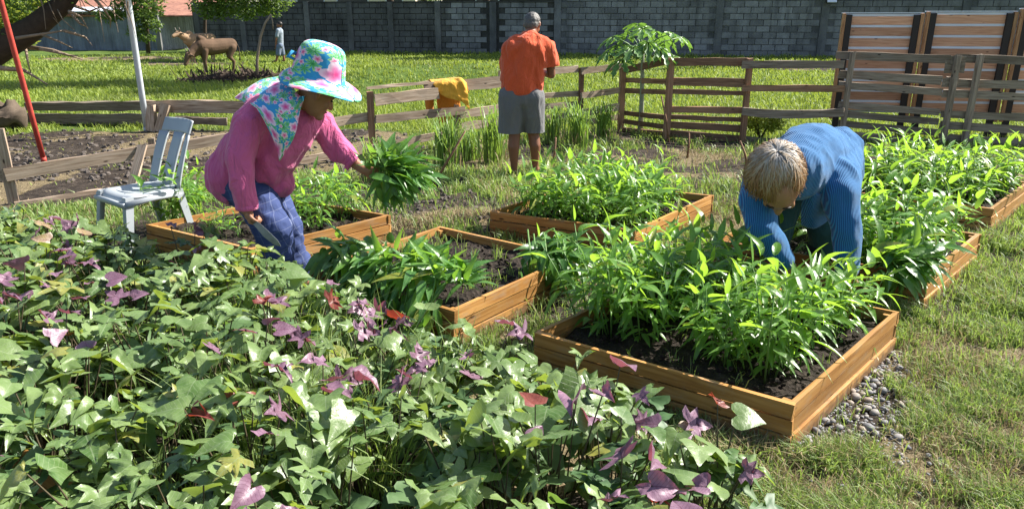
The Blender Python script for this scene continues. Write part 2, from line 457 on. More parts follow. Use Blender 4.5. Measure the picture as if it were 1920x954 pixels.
PATCH = [(-4.6, 5.45), (-3.45, 4.75), (-2.05, 3.98), (-1.08, 3.5), (-0.28, 2.86), (0.10, 2.66), (0.42, 2.30), (0.66, 2.00), (0.70, 1.2), (-1.15, 1.2), (-1.62, 1.78), (-4.9, 3.6)]
def in_poly(x, y, P):
    r = np.zeros(np.shape(x), bool); n = len(P)
    for i in range(n):
        x0, y0 = P[i]; x1, y1 = P[(i + 1) % n]
        with np.errstate(divide='ignore', invalid='ignore'):
            r ^= ((y0 > y) != (y1 > y)) & (x < (x1 - x0) * (y - y0) / (y1 - y0 + 1e-12) + x0)
    return r
# fence lines
FL0, FL1 = (-4.37, 6.34), (1.50, 10.55)
FR0, FR1 = (2.06, 9.83), (5.61, 9.28)
def fence_y(x):
    s = (FL1[1] - FL0[1]) / (FL1[0] - FL0[0])
    a = FL0[1] + (x - FL0[0]) * s
    b = FR0[1] + (x - FR0[0]) * (FR1[1] - FR0[1]) / (FR1[0] - FR0[0])
    return np.where(x < 1.75, a, b)
def ell(x, y, cx, cy, rx, ry, e=0.5):
    d = np.sqrt(((x - cx) / rx) ** 2 + ((y - cy) / ry) ** 2); return 1 - sstep(1 - e, 1 + e, d)
def gz(x, y):
    x = np.asarray(x, float); y = np.asarray(y, float)
    z = (fbm(x * 1.1, y * 1.1, 3) - 0.5) * 0.05 * sstep(1, 4, y)
    out = sstep(0.2, 1.5, y - fence_y(x))
    z = z + out * (fbm(x * 0.35, y * 0.35, 9) - 0.5) * 0.10
    for (px, Y, hgt, rx, ry) in ((675, 16.5, 0.36, 0.95, 1.5), (795, 17.5, 0.46, 1.15, 1.5), (915, 18.0, 0.40, 0.9, 1.4), (560, 17.5, 0.18, 1.0, 1.4), (1030, 18, 0.16, 0.9, 1.2)):
        cx = at(px, 160, Y=Y).x
        z = z + hgt * np.exp(-(((x - cx) / rx) ** 2 + ((y - Y) / ry) ** 2))
    # clods by the beds
    z = z + 0.07 * np.exp(-(((x + 0.35) / 0.45) ** 2 + ((y - 5.55) / 0.25) ** 2)) * (0.6 + fbm(x * 6, y * 6, 4))
    z = np.where(in_beds(x, y, 0.02), np.minimum(z, 0.0), z)
    return z
def pebble_zone(x, y):
    L, F, R = BEDS['near']; e = (R - F); ln = e.length; e = e / ln
    t = ((x - F.x) * e.x + (y - F.y) * e.y) / ln; dd = (x - F.x) * e.y - (y - F.y) * e.x
    w = 0.07 + 0.22 * np.sin(np.pi * np.clip(t * 1.1, 0, 1))
    return ((t > -0.02) & (t < 1.0)) * (1 - sstep(0.6, 1.1, dd / w + (fbm(x * 9, y * 9, 12) - 0.5) * 0.9)) * (dd > -0.05)
def zones(x, y):
    """soil, straw, grass amount, grass height"""
    x = np.asarray(x, float); y = np.asarray(y, float)
    fy = fence_y(x); d = y - fy
    n = fbm(x * 0.9, y * 0.9, 21); n2 = fbm(x * 2.6, y * 2.6, 31); n3 = fbm(x * 0.25, y * 0.25, 41)
    inside = d < 0
    soil = np.zeros_like(x); straw = np.zeros_like(x)
    # dark strip outside the left fence
    ws = 2.0 + 0.80 * np.clip(-(x + 1.2), 0, 4.2)
    strip = sstep(-0.6, -0.1, d) * (1 - sstep(-0.5, 0.5, d - ws + (n - 0.5) * 1.6)) * (1 - sstep(-1.6, -0.5, x + (n - 0.5)))
    soil = np.maximum(soil, strip)
    straw = np.maximum(straw, strip * sstep(0.48, 0.56, n + 0.10 * (x < -4.5)))
    # inside: trodden soil with weeds, straw
    core = inside * sstep(-3.6, -2.6, x) * (1 - sstep(3.3, 4.2, x - (y - 5) * 0.3)) * sstep(3.0, 4.2, y)
    soil = np.maximum(soil, core * sstep(0.37, 0.49, n2 + 0.14 * ell(x, y, 2.4, 8.3, 1.4, 1.3) + 0.12 * ell(x, y, -0.5, 6.0, 1.3, 0.6) - 0.22 * ell(x, y, -0.1, 7.2, 1.0, 0.7)))
    straw = np.maximum(straw, 0.7 * core * sstep(0.60, 0.68, fbm(x * 2, y * 2, 77) + 0.16 * ell(x, y, -0.3, 5.55, 0.7, 0.35) + 0.12 * ell(x, y, 1.9, 5.9, 0.5, 1.2)))
    # lawn on the right
    lawn = inside * (1 - core)
    straw = np.maximum(straw, lawn * sstep(0.55, 0.66, fbm(x * 2.2, y * 2.2, 51)) * 0.85)
    soil = np.maximum(soil, lawn * sstep(0.66, 0.74, fbm(x * 1.7, y * 1.7, 61)))
    for (px, py, rx, ry) in ((1780, 650, 0.16, 0.22), (1840, 880, 0.2, 0.16), (1530, 915, 0.13, 0.1), (1890, 690, 0.1, 0.1)):
        c = at(px, py, z=0); straw = np.maximum(straw, ell(x, y, c.x, c.y, rx, ry) * 1.0)
    # bare patches in the field
    for (px, py, rx, ry) in ((205, 111, 3.2, 1.6), (360, 120, 2.2, 1.2), (450, 150, 1.6, 1.3), (1600, 130, 3, 1.0)):
        c = at(px, py, z=0)
        k = ell(x, y, c.x, c.y, rx, ry); soil = np.maximum(soil, k * (0.4 + n2)); straw = np.maximum(straw, k * sstep(0.4, 0.6, n))
    soil = np.maximum(soil, pebble_zone(x, y) * 0.9)
    soil = np.maximum(soil, sstep(0.3, 0.8, in_poly(x, y, PATCH) * 1.0))
    g = np.clip(1.0 - 0.86 * sstep(0.35, 0.7, soil) - 0.72 * sstep(0.4, 0.8, straw), 0.03, 1) * (1 - 0.9 * np.clip(strip * 1.3, 0, 1) * (n2 < 0.62)) * (1 - 0.72 * pebble_zone(x, y))
    h = np.where(inside, 0.045 + 0.04 * n2, (0.05 + 0.07 * n3) * (0.35 + 0.65 * (1 - np.clip(strip * 1.2, 0, 1))))
    h = np.where(inside & (core > 0.5), 0.05 + 0.09 * n, h)
    return soil, straw, g, h

def build_ground():
    def axis(n, k, lo, hi):
        t = np.linspace(math.asinh(lo / k), math.asinh(hi / k), n); return np.sinh(t) * k
    xs = axis(330, 2.6, -110, 110); ys = 4.0 + axis(330, 2.2, -16, 150)
    X, Y = np.meshgrid(xs, ys); x = X.ravel(); y = Y.ravel()
    z = gz(x, y)
    n, m = len(ys), len(xs)
    i = np.arange(n * m).reshape(n, m)
    Fc = np.stack([i[:-1, :-1].ravel(), i[:-1, 1:].ravel(), i[1:, 1:].ravel(), i[1:, :-1].ravel()], 1)
    me = np_mesh('ground', np.stack([x, y, z], 1), Fc, M['ground'], smooth=True)
    so, st, g, h = zones(x, y)
    for nm, a in (('soil', so), ('straw', st)):
        q = me.attributes.new(nm, 'FLOAT', 'POINT'); q.data.foreach_set('value', a.astype(np.float32))
    return tag(link('ground', me), kind='structure')
GROUND = build_ground()

# ------------------------------------------------------------------ raised beds
def soil_mesh(k, z):
    L, F, R = BEDS[k]; n = 26
    u, v = np.meshgrid(np.linspace(0.015, 0.985, n), np.linspace(0.015, 0.985, n)); u = u.ravel(); v = v.ravel()
    x = F.x + (L.x - F.x) * u + (R.x - F.x) * v; y = F.y + (L.y - F.y) * u + (R.y - F.y) * v
    zz = z + (fbm(x * 9, y * 9, 5) - 0.5) * 0.075 + (vn(x * 30, y * 30, 8) - 0.5) * 0.025
    i = np.arange(n * n).reshape(n, n)
    Fc = np.stack([i[:-1, :-1].ravel(), i[:-1, 1:].ravel(), i[1:, 1:].ravel(), i[1:, :-1].ravel()], 1)
    return np.stack([x, y, zz], 1), Fc
def build_bed(k, label, wood, zsoil, inner=None):
    L, F, R = BEDS[k]; B = L + R - F
    o = thing('raised_bed', label, 'raised bed', (F.x, F.y, 0), 0, 'wooden raised beds in the garden')
    org = o.location
    n = 3; ph = BH / n; th = 0.022
    cen = (L + R) / 2
    for (a, b, ext) in ((F, L, 1), (F, R, 0), (R, B, 1), (L, B, 0)):
        d = (b - a).normalized(); nrm = Vector((d.y, -d.x, 0))
        if nrm.dot(((a + b) / 2) - cen) < 0: nrm = -nrm
        for i in range(n):
            e = (0.012 if ext else -0.0125) + random.uniform(-0.003, 0.003)
            off = nrm * random.choice((-0.005, -0.002, 0.003, 0.005))
            z = ph * (i + 0.5) + 0.001
            plank('plank', Vector((a.x, a.y, z)) - d * e + off, Vector((b.x, b.y, z)) + d * e + off, ph - 0.008, th, wood, o, org, jag=0.002)
    for c in (L, F, R, B):
        ci = c + (cen - c).normalized() * 0.048
        q = MB(); q.box((0, 0, 0), (0.035, 0.035, BH - 0.015), Matrix.Rotation(math.atan2(E1.y, E1.x), 3, 'Z'))
        q.build('corner_post', wood, o, basis=Matrix.Translation(Vector((ci.x, ci.y, (BH - 0.015) / 2)) - org))
    V, Fc = soil_mesh(k, zsoil)
    V = V - np.array([org.x, org.y, 0])
    link('soil', np_mesh('soil', V, Fc, M['soil'], smooth=True), o)
    q = MB()
    for i in range(420):
        p = bed_uv(k, random.uniform(0.03, 0.97), random.uniform(0.03, 0.97), zsoil) - org
        s = random.uniform(0.005, 0.022) * random.random() ** 0.5
        q.ball(p + Vector((0, 0, random.uniform(0.0, 0.02))), (s, s * random.uniform(0.6, 1), s * 0.7), 5, 4, Matrix.Rotation(random.uniform(0, 6), 3, 'Z'))
    q.v = [tuple(Vector(v) + Vector([random.uniform(-0.003, 0.003) for _ in range(3)])) for v in q.v]
    q.build('soil_crumbs', M['soil'], o, kind='stuff')
    return o
build_bed('near', 'honey brown plank raised bed beside the grey pebbles', M['bed_wood'], 0.135)
build_bed('mid', 'raised bed mostly bare with cut greens draped over its planks', M['bed_wood'], 0.145)
build_bed('back', 'raised bed full of leafy greens behind the bare bed near the man', M['bed_wood'], 0.13)
build_bed('woman', 'raised bed behind the woman in the floral hat and pink shirt', M['bed_wood'], 0.15)
build_bed('right', 'overgrown raised bed on the lawn side of the woman in blue', M['bed_wood'], 0.14)
build_bed('far', 'raised bed beside the lawn at the foot of the slatted gate', M['bed_wood'], 0.14)
# low frame round the sweet potato patch
pf = thing('patch_edging', 'low orange board edging the sweet potato patch at its shaded corner', 'edging', (-1.62, 1.78, 0))
a = at(-160, 745, z=0.10); b = at(160, 950, z=0.10)
for i in range(2):
    plank('plank', (a.x, a.y, 0.045 + i * 0.088), (b.x, b.y, 0.045 + i * 0.088), 0.084, 0.024, M['bed_wood'], pf, pf.location)

# ------------------------------------------------------------------ fences
fence_group = 'plank fences round the garden'
def post_px(parent, px, ytop, ybot, w, mt, pl, t=0.05):
    """post standing on the ground on fence plane pl between two heights"""
    b = on_plane(px, ybot, *pl); g = Vector((b.x, b.y, -0.05))
    tp = on_plane(px, ytop, *pl)
    plank('post', g, Vector((b.x, b.y, tp.z)), w, t, mt, parent, parent.location, up=(1, 0.4, 0), jag=0.004, seg=3)
def rail_px(parent, x0, y0, x1, y1, tpx, mt, pl, off=0.0, bow=0.0):
    a = on_plane(x0, y0, *pl); b = on_plane(x1, y1, *pl)
    h = tpx * 0.5 * (a.y + b.y) / CAM_F * 1.0
    n = Vector((pl[1][1] - pl[0][1], -(pl[1][0] - pl[0][0]), 0)).normalized()
    if n.y > 0: n = -n
    j = n * (off + random.uniform(-0.004, 0.004))
    plank('rail', a + j, b + j, h, 0.022, mt, parent, parent.location, bow=bow, jag=0.006, seg=5)
PL = (FL0, FL1); PR = (FR0, FR1); PC = (FL1, FR0)
fw, bw, gw = M['fence_wood'], M['brown_wood'], M['grey_wood']
fo = thing('plank_fence', 'pale plank fence running beside the plastic chair towards the man', 'fence', (FL0[0], FL0[1], 0), 0, fence_group)
for (px, yt, yb, w, mt) in ((27, 238, 384, 0.085, fw), (545, 318, 345, 0.05, bw), (699, 172, 276, 0.07, bw), (856, 196, 250, 0.055, fw), (1088, 128, 230, 0.06, bw), (300, 258, 372, 0.06, fw), (430, 250, 340, 0.05, fw)):
    post_px(fo, px, yt, yb, w, mt, PL)
for r in ((8, 327, 272, 283, 23, 0.04, 0), (-60, 335, 24, 328, 22, -.03, 0), (270, 283, 470, 252, 19, 0.035, 0), (-60, 404, 30, 388, 17, -0.02, 0), (28, 386, 205, 358, 17, 0.04, 0), (205, 358, 420, 322, 15, 0.035, 0), (205, 408, 420, 365, 14, 0.035, 0), (430, 262, 700, 219, 18, -0.035, 0), (430, 322, 560, 298, 15, 0.04, 0), (545, 303, 702, 276, 14, 0.04, 0), (545, 336, 690, 308, 13, 0.04, 0), (545, 356, 620, 344, 10, 0.04, 0),
          (700, 187, 818, 174, 20, 0.05, 0), (690, 166, 806, 155, 5, -0.03, 0), (700, 223, 868, 206, 15, 0.05, 0), (700, 274, 862, 246, 13, 0.05, 0), (860, 214, 950, 201, 15, 0.045, 0), (798, 168, 950, 153, 21, -0.04, 0), (862, 238, 950, 224, 15, 0.04, 0), (862, 286, 950, 268, 14, 0.045, 0),
          (940, 140, 1088, 130, 12, -0.04, 0), (940, 187, 1088, 176, 10, -0.04, 0), (940, 207, 1088, 195, 9, -0.04, 0), (960, 228, 1088, 215, 9, -0.04, 0), (1086, 133, 1166, 124, 11, 0.045, 0), (1086, 179, 1166, 168, 11, 0.045, 0), (1086, 212, 1166, 198, 13, 0.045, 0), (1086, 232, 1166, 220, 11, -0.03, 0)):
    rail_px(fo, r[0], r[1], r[2], r[3], r[4], fw, PL, r[5])
br = thing('brace_board', 'slanting brace board leaning behind the grey plastic chair', 'board', tuple(at(242, 372, Y=6.4)))
plank('board', at(240, 374, Y=6.55), at(268, 272, Y=6.9), 0.09, 0.022, fw, br, br.location, up=(1, 0, 0.3))
fo2 = thing('plank_fence', 'brown plank fence behind the papaya tree and lemongrass', 'fence', (FR0[0], FR0[1], 0), 0, fence_group)
for (px, yt, yb, w, mt, pl) in ((1163, 126, 243, 0.08, bw, PC), (1249, 112, 262, 0.085, bw, PC), (1392, 110, 264, 0.075, bw, PR)):
    post_px(fo2, px, yt, yb, w, mt, pl)
for r in ((1165, 133, 1250, 114, 12), (1165, 151, 1250, 153, 9), (1165, 170, 1250, 174, 9), (1165, 212, 1250, 222, 9), (1165, 228, 1250, 240, 9), (1165, 243, 1250, 252, 8)):
    rail_px(fo2, *r, bw, PC, -0.045)
for r in ((1249, 117, 1405, 117, 14), (1249, 154, 1404, 156, 15), (1249, 172, 1402, 176, 9), (1249, 206, 1394, 208, 12), (1249, 220, 1392, 226, 9), (1249, 234, 1392, 243, 13), (1249, 251, 1392, 262, 13)):
    rail_px(fo2, *r, bw, PR, -0.045)
for r in ((1390, 121, 1580, 121, 14, 0.0), (1390, 165, 1580, 166, 12, 0.0), (1390, 208, 1580, 210, 15, 0.035)):
    rail_px(fo2, *r[:5], gw if r[1] != 165 else bw, PR, 0.05, r[5])
rail_px(fo2, 1392, 262, 1560, 276, 11, gw, PR, -0.05)
fo3 = thing('slatted_gate', 'grey slatted gate and fence in front of the pine screen panels', 'gate', tuple(on_plane(1575, 262, FR0, FR1)), 0, fence_group)
for (px, yt, yb, w) in ((1576, 98, 268, 0.055), (1766, 104, 276, 0.07), (1806, 102, 278, 0.07)):
    post_px(fo3, px, yt, yb, w, gw, PR)
for r in ((1570, 104, 1785, 112, 14), (1575, 140, 1768, 152, 15), (1575, 160, 1768, 174, 13), (1575, 197, 1764, 212, 12), (1575, 214, 1762, 230, 12), (1575, 232, 1760, 250, 12), (1575, 252, 1758, 270, 12),
          (1775, 122, 1812, 122, 30), (1800, 154, 1775, 153, 16)):
    rail_px(fo3, *r, gw, PR, -0.05)
for r in ((1795, 110, 2010, 118, 15), (1770, 156, 2010, 163, 15), (1770, 176, 2010, 186, 14), (1768, 215, 2010, 226, 13), (1766, 236, 2010, 250, 14), (1764, 258, 2010, 275, 14)):
    rail_px(fo3, *r, gw, PR, -0.052)
post_px(fo3, 1985, 104, 285, 0.07, gw, PR)

# ------------------------------------------------------------------ pine screen panels beyond the gate
def screen(x0, x1, label, yt0, yt1):
    A = at(1555, 262, z=0); B = at(1900, 268, z=0); A = Vector((A.x, A.y + 0.35, 0)); B = Vector((B.x, B.y + 0.25, 0))
    pl = ((A.x, A.y), (B.x, B.y))
    a = on_plane(x0, 200, *pl); b = on_plane(x1, 200, *pl); ztop = 0.5 * (on_plane(x0, yt0, *pl).z + on_plane(x1, yt1, *pl).z)
    o = thing('screen_panel', label, 'screen', (a.x, a.y, 0), 0, 'pine screen panels')
    d = (b - a).normalized(); d.z = 0; n = Vector((d.y, -d.x, 0)); n = -n if n.y > 0 else n
    zb = 0.34; rows = 9; ph = (ztop - zb) / rows
    ga = Vector((a.x, a.y, 0)); gb = Vector((b.x, b.y, 0))
    lean = Vector((0.02, 0, 0))
    plank('backing_sheet', ga - n * 0.035 + d * .03 + Vector((0, 0, (zb + ztop) / 2)), gb - n * 0.035 - d * .03 + Vector((0, 0, (zb + ztop) / 2)), ztop - zb + 0.03, 0.006, M['white_sheet'], o, o.location, jag=0)
    for i in range(rows):
        z = ztop - ph * (i + 0.5)
        plank('metal_strip', ga + d * 0.05 + n * 0.006 + Vector((0, 0, z + ph * 0.5)), gb - d * 0.05 + n * 0.006 + Vector((0, 0, z + ph * 0.5)), ph * 0.21, 0.012, M['white_sheet'], o, o.location, jag=0.001)
        plank('slat', ga + d * 0.05 + Vector((0, 0, z)), gb - d * 0.05 + Vector((0, 0, z - 0.0)), ph * 0.78, 0.02, M['pine'], o, o.location, jag=0.003)
    for p, s in ((ga, 1), (gb, -1)):
        plank('dark_leg', p + d * s * 0.085 + n * 0.03 - Vector((0, 0, 0.03)), p + d * s * 0.085 + n * 0.03 + Vector((0, 0, ztop + 0.005)), 0.075, 0.04, M['dark_post'], o, o.location, up=d, jag=0.002)
        plank('corner_post', p + d * s * 0.022 + n * 0.035 + Vector((0, 0, zb - 0.1)), p + d * s * 0.022 + n * 0.035 + Vector((0, 0, ztop + 0.02)), 0.042, 0.042, M['post_wood'], o, o.location, up=d, jag=0.002)
    mt = MB(); mt.box((0, 0, 0), ((gb - ga).length, 0.05, 0.012), Matrix.Rotation(math.atan2(d.y, d.x), 3, 'Z'))
    mt.build('top_cap', M['white_sheet'], o, basis=Matrix.Translation((ga + gb) / 2 + Vector((0, 0, ztop + 0.028)) - o.location))
screen(1556, 1704, 'pine slat screen panel standing clear at the open end of the row', 30, 28)
screen(1707, 1872, 'pine slat screen panel in the middle, behind the two gate posts', 28, 24)
screen(1876, 2040, 'pine slat screen panel next to the middle one, running out past the gate', 24, 18)

# ------------------------------------------------------------------ block wall across the field
WA = Vector((-14.6, 35.5, 0)); WB = Vector((24.0, 27.6, 0))
wd = (WB - WA).normalized(); wnv = Vector((wd.y, -wd.x, 0)); WL = (WB - WA).length
def wpx(px): return (on_plane(px, 80, (WA.x, WA.y), (WB.x, WB.y)) - WA).dot(wd)
wang = math.atan2(wd.y, wd.x)
wall = thing('block_wall', 'long grey concrete block wall across the far side of the field', 'wall', tuple(WA))
def wlocal(s, n, z): return wd * s + wnv * n + Vector((0, 0, z))
RW = Matrix.Rotation(wang, 3, 'Z')
def wbox(name, s0, s1, z0, z1, n0, n1, mt, parent=wall, kind=None):
    q = MB(); q.box((0, 0, 0), (s1 - s0, n1 - n0, z1 - z0), RW)
    return q.build(name, mt, parent, basis=Matrix.Translation(wlocal((s0 + s1) / 2, (n0 + n1) / 2, (z0 + z1) / 2)), kind=kind)
s_step = wpx(1045)
wbox('wall_core', 0, s_step, -0.2, 2.10, -0.10, 0.0, M['old_wall'])
wbox('wall_core', s_step, WL, -0.2, 3.2, -0.10, 0.0, M['mortar'])
for px in (300, 375, 460, 580, 660, 735, 823):
    s = wpx(px); wbox('pilaster', s - 0.12, s + 0.12, -0.2, 2.14 + random.uniform(-0.03, 0.05), 0.0, 0.09, M['old_block'])
for px in (925, 1045, 1345, 1540, 1800):
    s = wpx(px); wbox('pilaster', s - 0.14, s + 0.14, -0.2, 2.12 if px < 1045 else 3.2, 0.0, 0.075, M['mortar'])
wbox('ledge', s_step, WL, 2.42, 2.50, 0.0, 0.12, M['mortar'])
wbox('coping', 0, s_step, 2.10, 2.17, -0.14, 0.05, M['old_wall'])
bw_, bh_ = 0.52, 0.235
blocks = []
def block_shape(k):
    random.seed(100 + k); q = MB(); q.box((0, 0, 0), (bw_ - 0.028, 0.045, bh_ - 0.026))
    q.v = [tuple(c + random.uniform(-0.006, 0.006) for c in p) for p in q.v]
    q.v = [tuple(RW @ Vector(p)) for p in q.v]
    return q
bmesh_ = [block_shape(k).mesh('block', M['block']) for k in range(8)]
pil = [wpx(p) for p in (1045, 1345, 1540, 1800, 925)]
cells = []
for r in range(13):
    z = 0.02 + bh_ * (r + 0.5)
    s = (0 if r % 2 else bw_ / 2) + 0.3
    while s < WL:
        if not any(abs(s - p) < 0.36 for p in pil) and (s > s_step or z < 2.05) and abs(z - 2.46) > 0.16:
            cells.append((s, z))
        s += bw_
def vis(c):
    p = WA + wlocal(c[0], 0, c[1])
    x = CX + CAM_F * p.x / (p.y * _c - (p.z - CAM_H) * _s)
    return (850 < x < 1560) and c[1] > 0.2
front = [c for c in cells if vis(c)]
random.seed(5); random.shuffle(front)
front, rest = front[:300], [c for c in cells if not vis(c)] + front[300:]
random.seed(8)
for c in front:
    link('block', random.choice(bmesh_), wall, Matrix.Translation(wlocal(c[0], 0.004 + random.uniform(0, 0.012), c[1])))
old_s = wpx(840)
q = MB(); q2 = MB()
for c in rest:
    (q2 if c[0] < old_s else q).box(wlocal(c[0], 0.004 + random.uniform(0, 0.012), c[1]), (bw_ - 0.03, 0.045, bh_ - 0.03), RW)
q.build('blockwork', M['block'], wall, kind='stuff')
q2.build('sooty_blockwork', M['old_block'], wall, kind='stuff')

# ------------------------------------------------------------------ one continuous surface grown round a set of tapered limbs
def organic(name, limbs, m, parent, voxel=0.012, smooth=6, wrinkle=0.0, wfreq=18.0, wstretch=(1, 1, 1), balls=(), clips=()):
    """limbs: lists of (point, radius) chains; balls: (centre, radii, matrix)"""
    q = MB()
    for ch in limbs:
        for (p, r), (p2, r2) in zip(ch, ch[1:]):
            p, p2 = Vector(p), Vector(p2)
            k = max(2, int((p2 - p).length / (0.3 * max(min(r, r2), 0.006))) + 1)
            k = min(k, 26)
            for i in range(k + 1):
                f = i / k
                q.ball(p.lerp(p2, f), r + (r2 - r) * f, 12, 8)
    for b in balls:
        q.ball(b[0], b[1], 16, 12, b[2] if len(b) > 2 else None)
    org = parent.location.copy()
    q.v = [tuple(Vector(v) - org) for v in q.v]
    me = q.mesh(name, m)
    tmp = bpy.data.objects.new(name + '_raw', me); COL.objects.link(tmp)
    md = tmp.modifiers.new('r', 'REMESH'); md.mode = 'VOXEL'; md.voxel_size = voxel; md.adaptivity = 0.0
    if smooth:
        ms = tmp.modifiers.new('s', 'SMOOTH'); ms.factor = 0.5; ms.iterations = smooth
    dg = bpy.context.evaluated_depsgraph_get()
    ev = tmp.evaluated_get(dg)
    nm = bpy.data.meshes.new_from_object(ev)
    bpy.data.objects.remove(tmp); bpy.data.meshes.remove(me)
    nm.name = name
    n = len(nm.vertices)
    if wrinkle:
        co = np.empty(n * 3, np.float32); nm.vertices.foreach_get('co', co); co = co.reshape(-1, 3)
        no = np.empty(n * 3, np.float32); nm.vertices.foreach_get('normal', no); no = no.reshape(-1, 3)
        d = np.empty(n, np.float32)
        for i in range(n):
            v = Vector((co[i, 0] * wstretch[0], co[i, 1] * wstretch[1], co[i, 2] * wstretch[2])) * wfreq
            a = mnoise.noise(v); b = mnoise.noise(v * 2.3 + Vector((7, 3, 1)))
            d[i] = (0.5 - abs(a)) * 1.2 + b * 0.4 - 0.3
        co += no * (d * wrinkle)[:, None]
        nm.vertices.foreach_set('co', co.ravel())
    if clips:
        bm = bmesh.new(); bm.from_mesh(nm)
        for (cp, cn, cr_) in clips:
            cp = Vector(cp) - org; cn = Vector(cn).normalized()
            fs = [f for f in bm.faces if (f.calc_center_median() - cp).length < cr_]
            ge = set(fs)
            for f in fs: ge.update(f.edges); ge.update(f.verts)
            bmesh.ops.bisect_plane(bm, geom=list(ge), plane_co=cp, plane_no=cn, dist=1e-5)
            kill = [f for f in bm.faces if (f.calc_center_median() - cp).dot(cn) > 0 and (f.calc_center_median() - cp).length < cr_ * 0.98]
            bmesh.ops.delete(bm, geom=kill, context='FACES')
        bm.to_mesh(nm); bm.free()
    nm.polygons.foreach_set('use_smooth', np.ones(len(nm.polygons), dtype=bool))
    nm.materials.clear(); nm.materials.append(m)
    nm.update()
    return link(name, nm, parent)

# ------------------------------------------------------------------ shed and houses behind
def corrugated(name, a, b, z0, z1, m, parent, amp=0.03, pitch=0.22):
    a = Vector(a); b = Vector(b); d = (b - a); L = d.length; d.normalize(); nn = Vector((d.y, -d.x, 0))
    n = int(L / pitch * 4); V = []; F = []
    for i in range(n + 1):
        p = a + d * (L * i / n) + nn * amp * math.sin(2 * math.pi * i / 4 + 0.4)
        V += [Vector((p.x, p.y, z0)) - parent.location, Vector((p.x, p.y, z1)) - parent.location]
    for i in range(n): F.append((2 * i, 2 * i + 2, 2 * i + 3, 2 * i + 1))
    me = bpy.data.meshes.new(name); me.from_pydata(V, [], F); me.materials.append(m)
    ob = link(name, me, parent); s = ob.modifiers.new('t', 'SOLIDIFY'); s.thickness = 0.01
    return ob
M['tin'] = mat_concrete('tin', (0.30, 0.34, 0.38), (0.17, 0.19, 0.22))
M['rust'] = mat_concrete('rust', (0.34, 0.17, 0.12), (0.20, 0.10, 0.08))
M['cream'] = mat_plain('cream', (0.62, 0.55, 0.42), 0.8, 0.2)
M['dark_glass'] = mat_plain('dark_glass', (0.03, 0.035, 0.04), 0.15, 0.5)
p0 = at(60, 84, Y=37.0); p1 = at(300, 84, Y=36.2)
sh = thing('tin_shed', 'low shed with blue grey tin walls and rusty roof at the wall end', 'shed', (p0.x, p0.y, 0))
corrugated('wall', (p0.x, p0.y, 0), (p1.x, p1.y, 0), -0.1, 1.75, M['tin'], sh)
corrugated('wall', (p1.x, p1.y, 0), (p1.x + 0.3, p1.y + 4, 0), -0.1, 1.75, M['tin'], sh)
q = MB(); q.box((4.2, 1.6, 2.05), (9.6, 4.4, 0.06), Matrix.Rotation(0.22, 3, 'X')); q.build('roof', M['rust'], sh)
q = MB(); q.box((3.6, -0.55, 1.86), (3.4, 0.9, 0.04), Matrix.Rotation(0.22, 3, 'X')); q.build('roof_sheet', M['white_sheet'], sh)
for i, x in enumerate((1.4, 3.0, 4.6)):
    q = MB(); q.box((x, -0.06, 0.9), (0.08, 0.05, 1.8)); q.build('wall_post', M['dark_post'], sh)
def house(px0, px1, Y, zw, zr, wallm, roofm, label, wins):
    a = at(px0, 31, Y=Y); b = at(px1, 31, Y=Y); w = b.x - a.x
    o = thing('house', label, 'house', (a.x, Y, 0))
    q = MB(); q.box((w / 2, 3, zw / 2), (w, 6, zw)); q.build('wall', wallm, o)
    q = MB(); q.box((w / 2, 3, zw + 0.1), (w + 1.0, 7.0, 0.14)); 
    v = [(-0.6, -0.8, zw + 0.18), (w + 0.6, -0.8, zw + 0.18), (w + 0.6, 3, zr), (-0.6, 3, zr), (-0.6, 6.8, zw + 0.18), (w + 0.6, 6.8, zw + 0.18)]
    q.add(v, [(0, 1, 2, 3), (3, 2, 5, 4), (0, 3, 4), (1, 5, 2)])
    q.build('roof', roofm, o)
    for (f, ww, z0, z1) in wins:
        q = MB(); q.box((w * f, -0.02, (z0 + z1) / 2), (ww, 0.06, z1 - z0)); wi = q.build('window', M['white_sheet'], o)
        q = MB(); q.box((w * f, -0.06, (z0 + z1) / 2), (ww - 0.14, 0.03, z1 - z0 - 0.14)); q.build('pane', M['dark_glass'], wi)
house(520, 780, 44, 3.6, 5.2, M['cream'], M['rust'], 'cream house whose wall shows just over the block wall', ((0.25, 1.6, 1.7, 2.7), (0.55, 1.8, 1.7, 2.7), (0.85, 1.0, 1.5, 2.9)))
house(830, 1040, 46, 3.2, 4.8, M['old_wall'], M['rust'], 'dark grey house with rusty roof behind the block wall', ((0.4, 1.4, 1.6, 2.6),))

# lamp on the wall
p = WA + wlocal(wpx(1545), 0.35, 2.2)
lp = thing('flood_lamp', 'small grey flood lamp bracketed to the block wall', 'lamp', tuple(p))
q = MB(); q.box((0, 0, 0), (0.42, 0.1, 0.34), Matrix.Rotation(-0.5, 3, 'X')); q.build('housing', M['dark_post'], lp)
q = MB(); q.box((0, -0.055, -0.02), (0.36, 0.03, 0.28), Matrix.Rotation(-0.5, 3, 'X')); q.build('lens', M['white_sheet'], lp)
q = MB(); q.tube([(0, 0, 0.05), (0, 0.2, 0.15), (0, 0.36, 0.15)], 0.03, 6); q.build('bracket', M['dark_post'], lp)

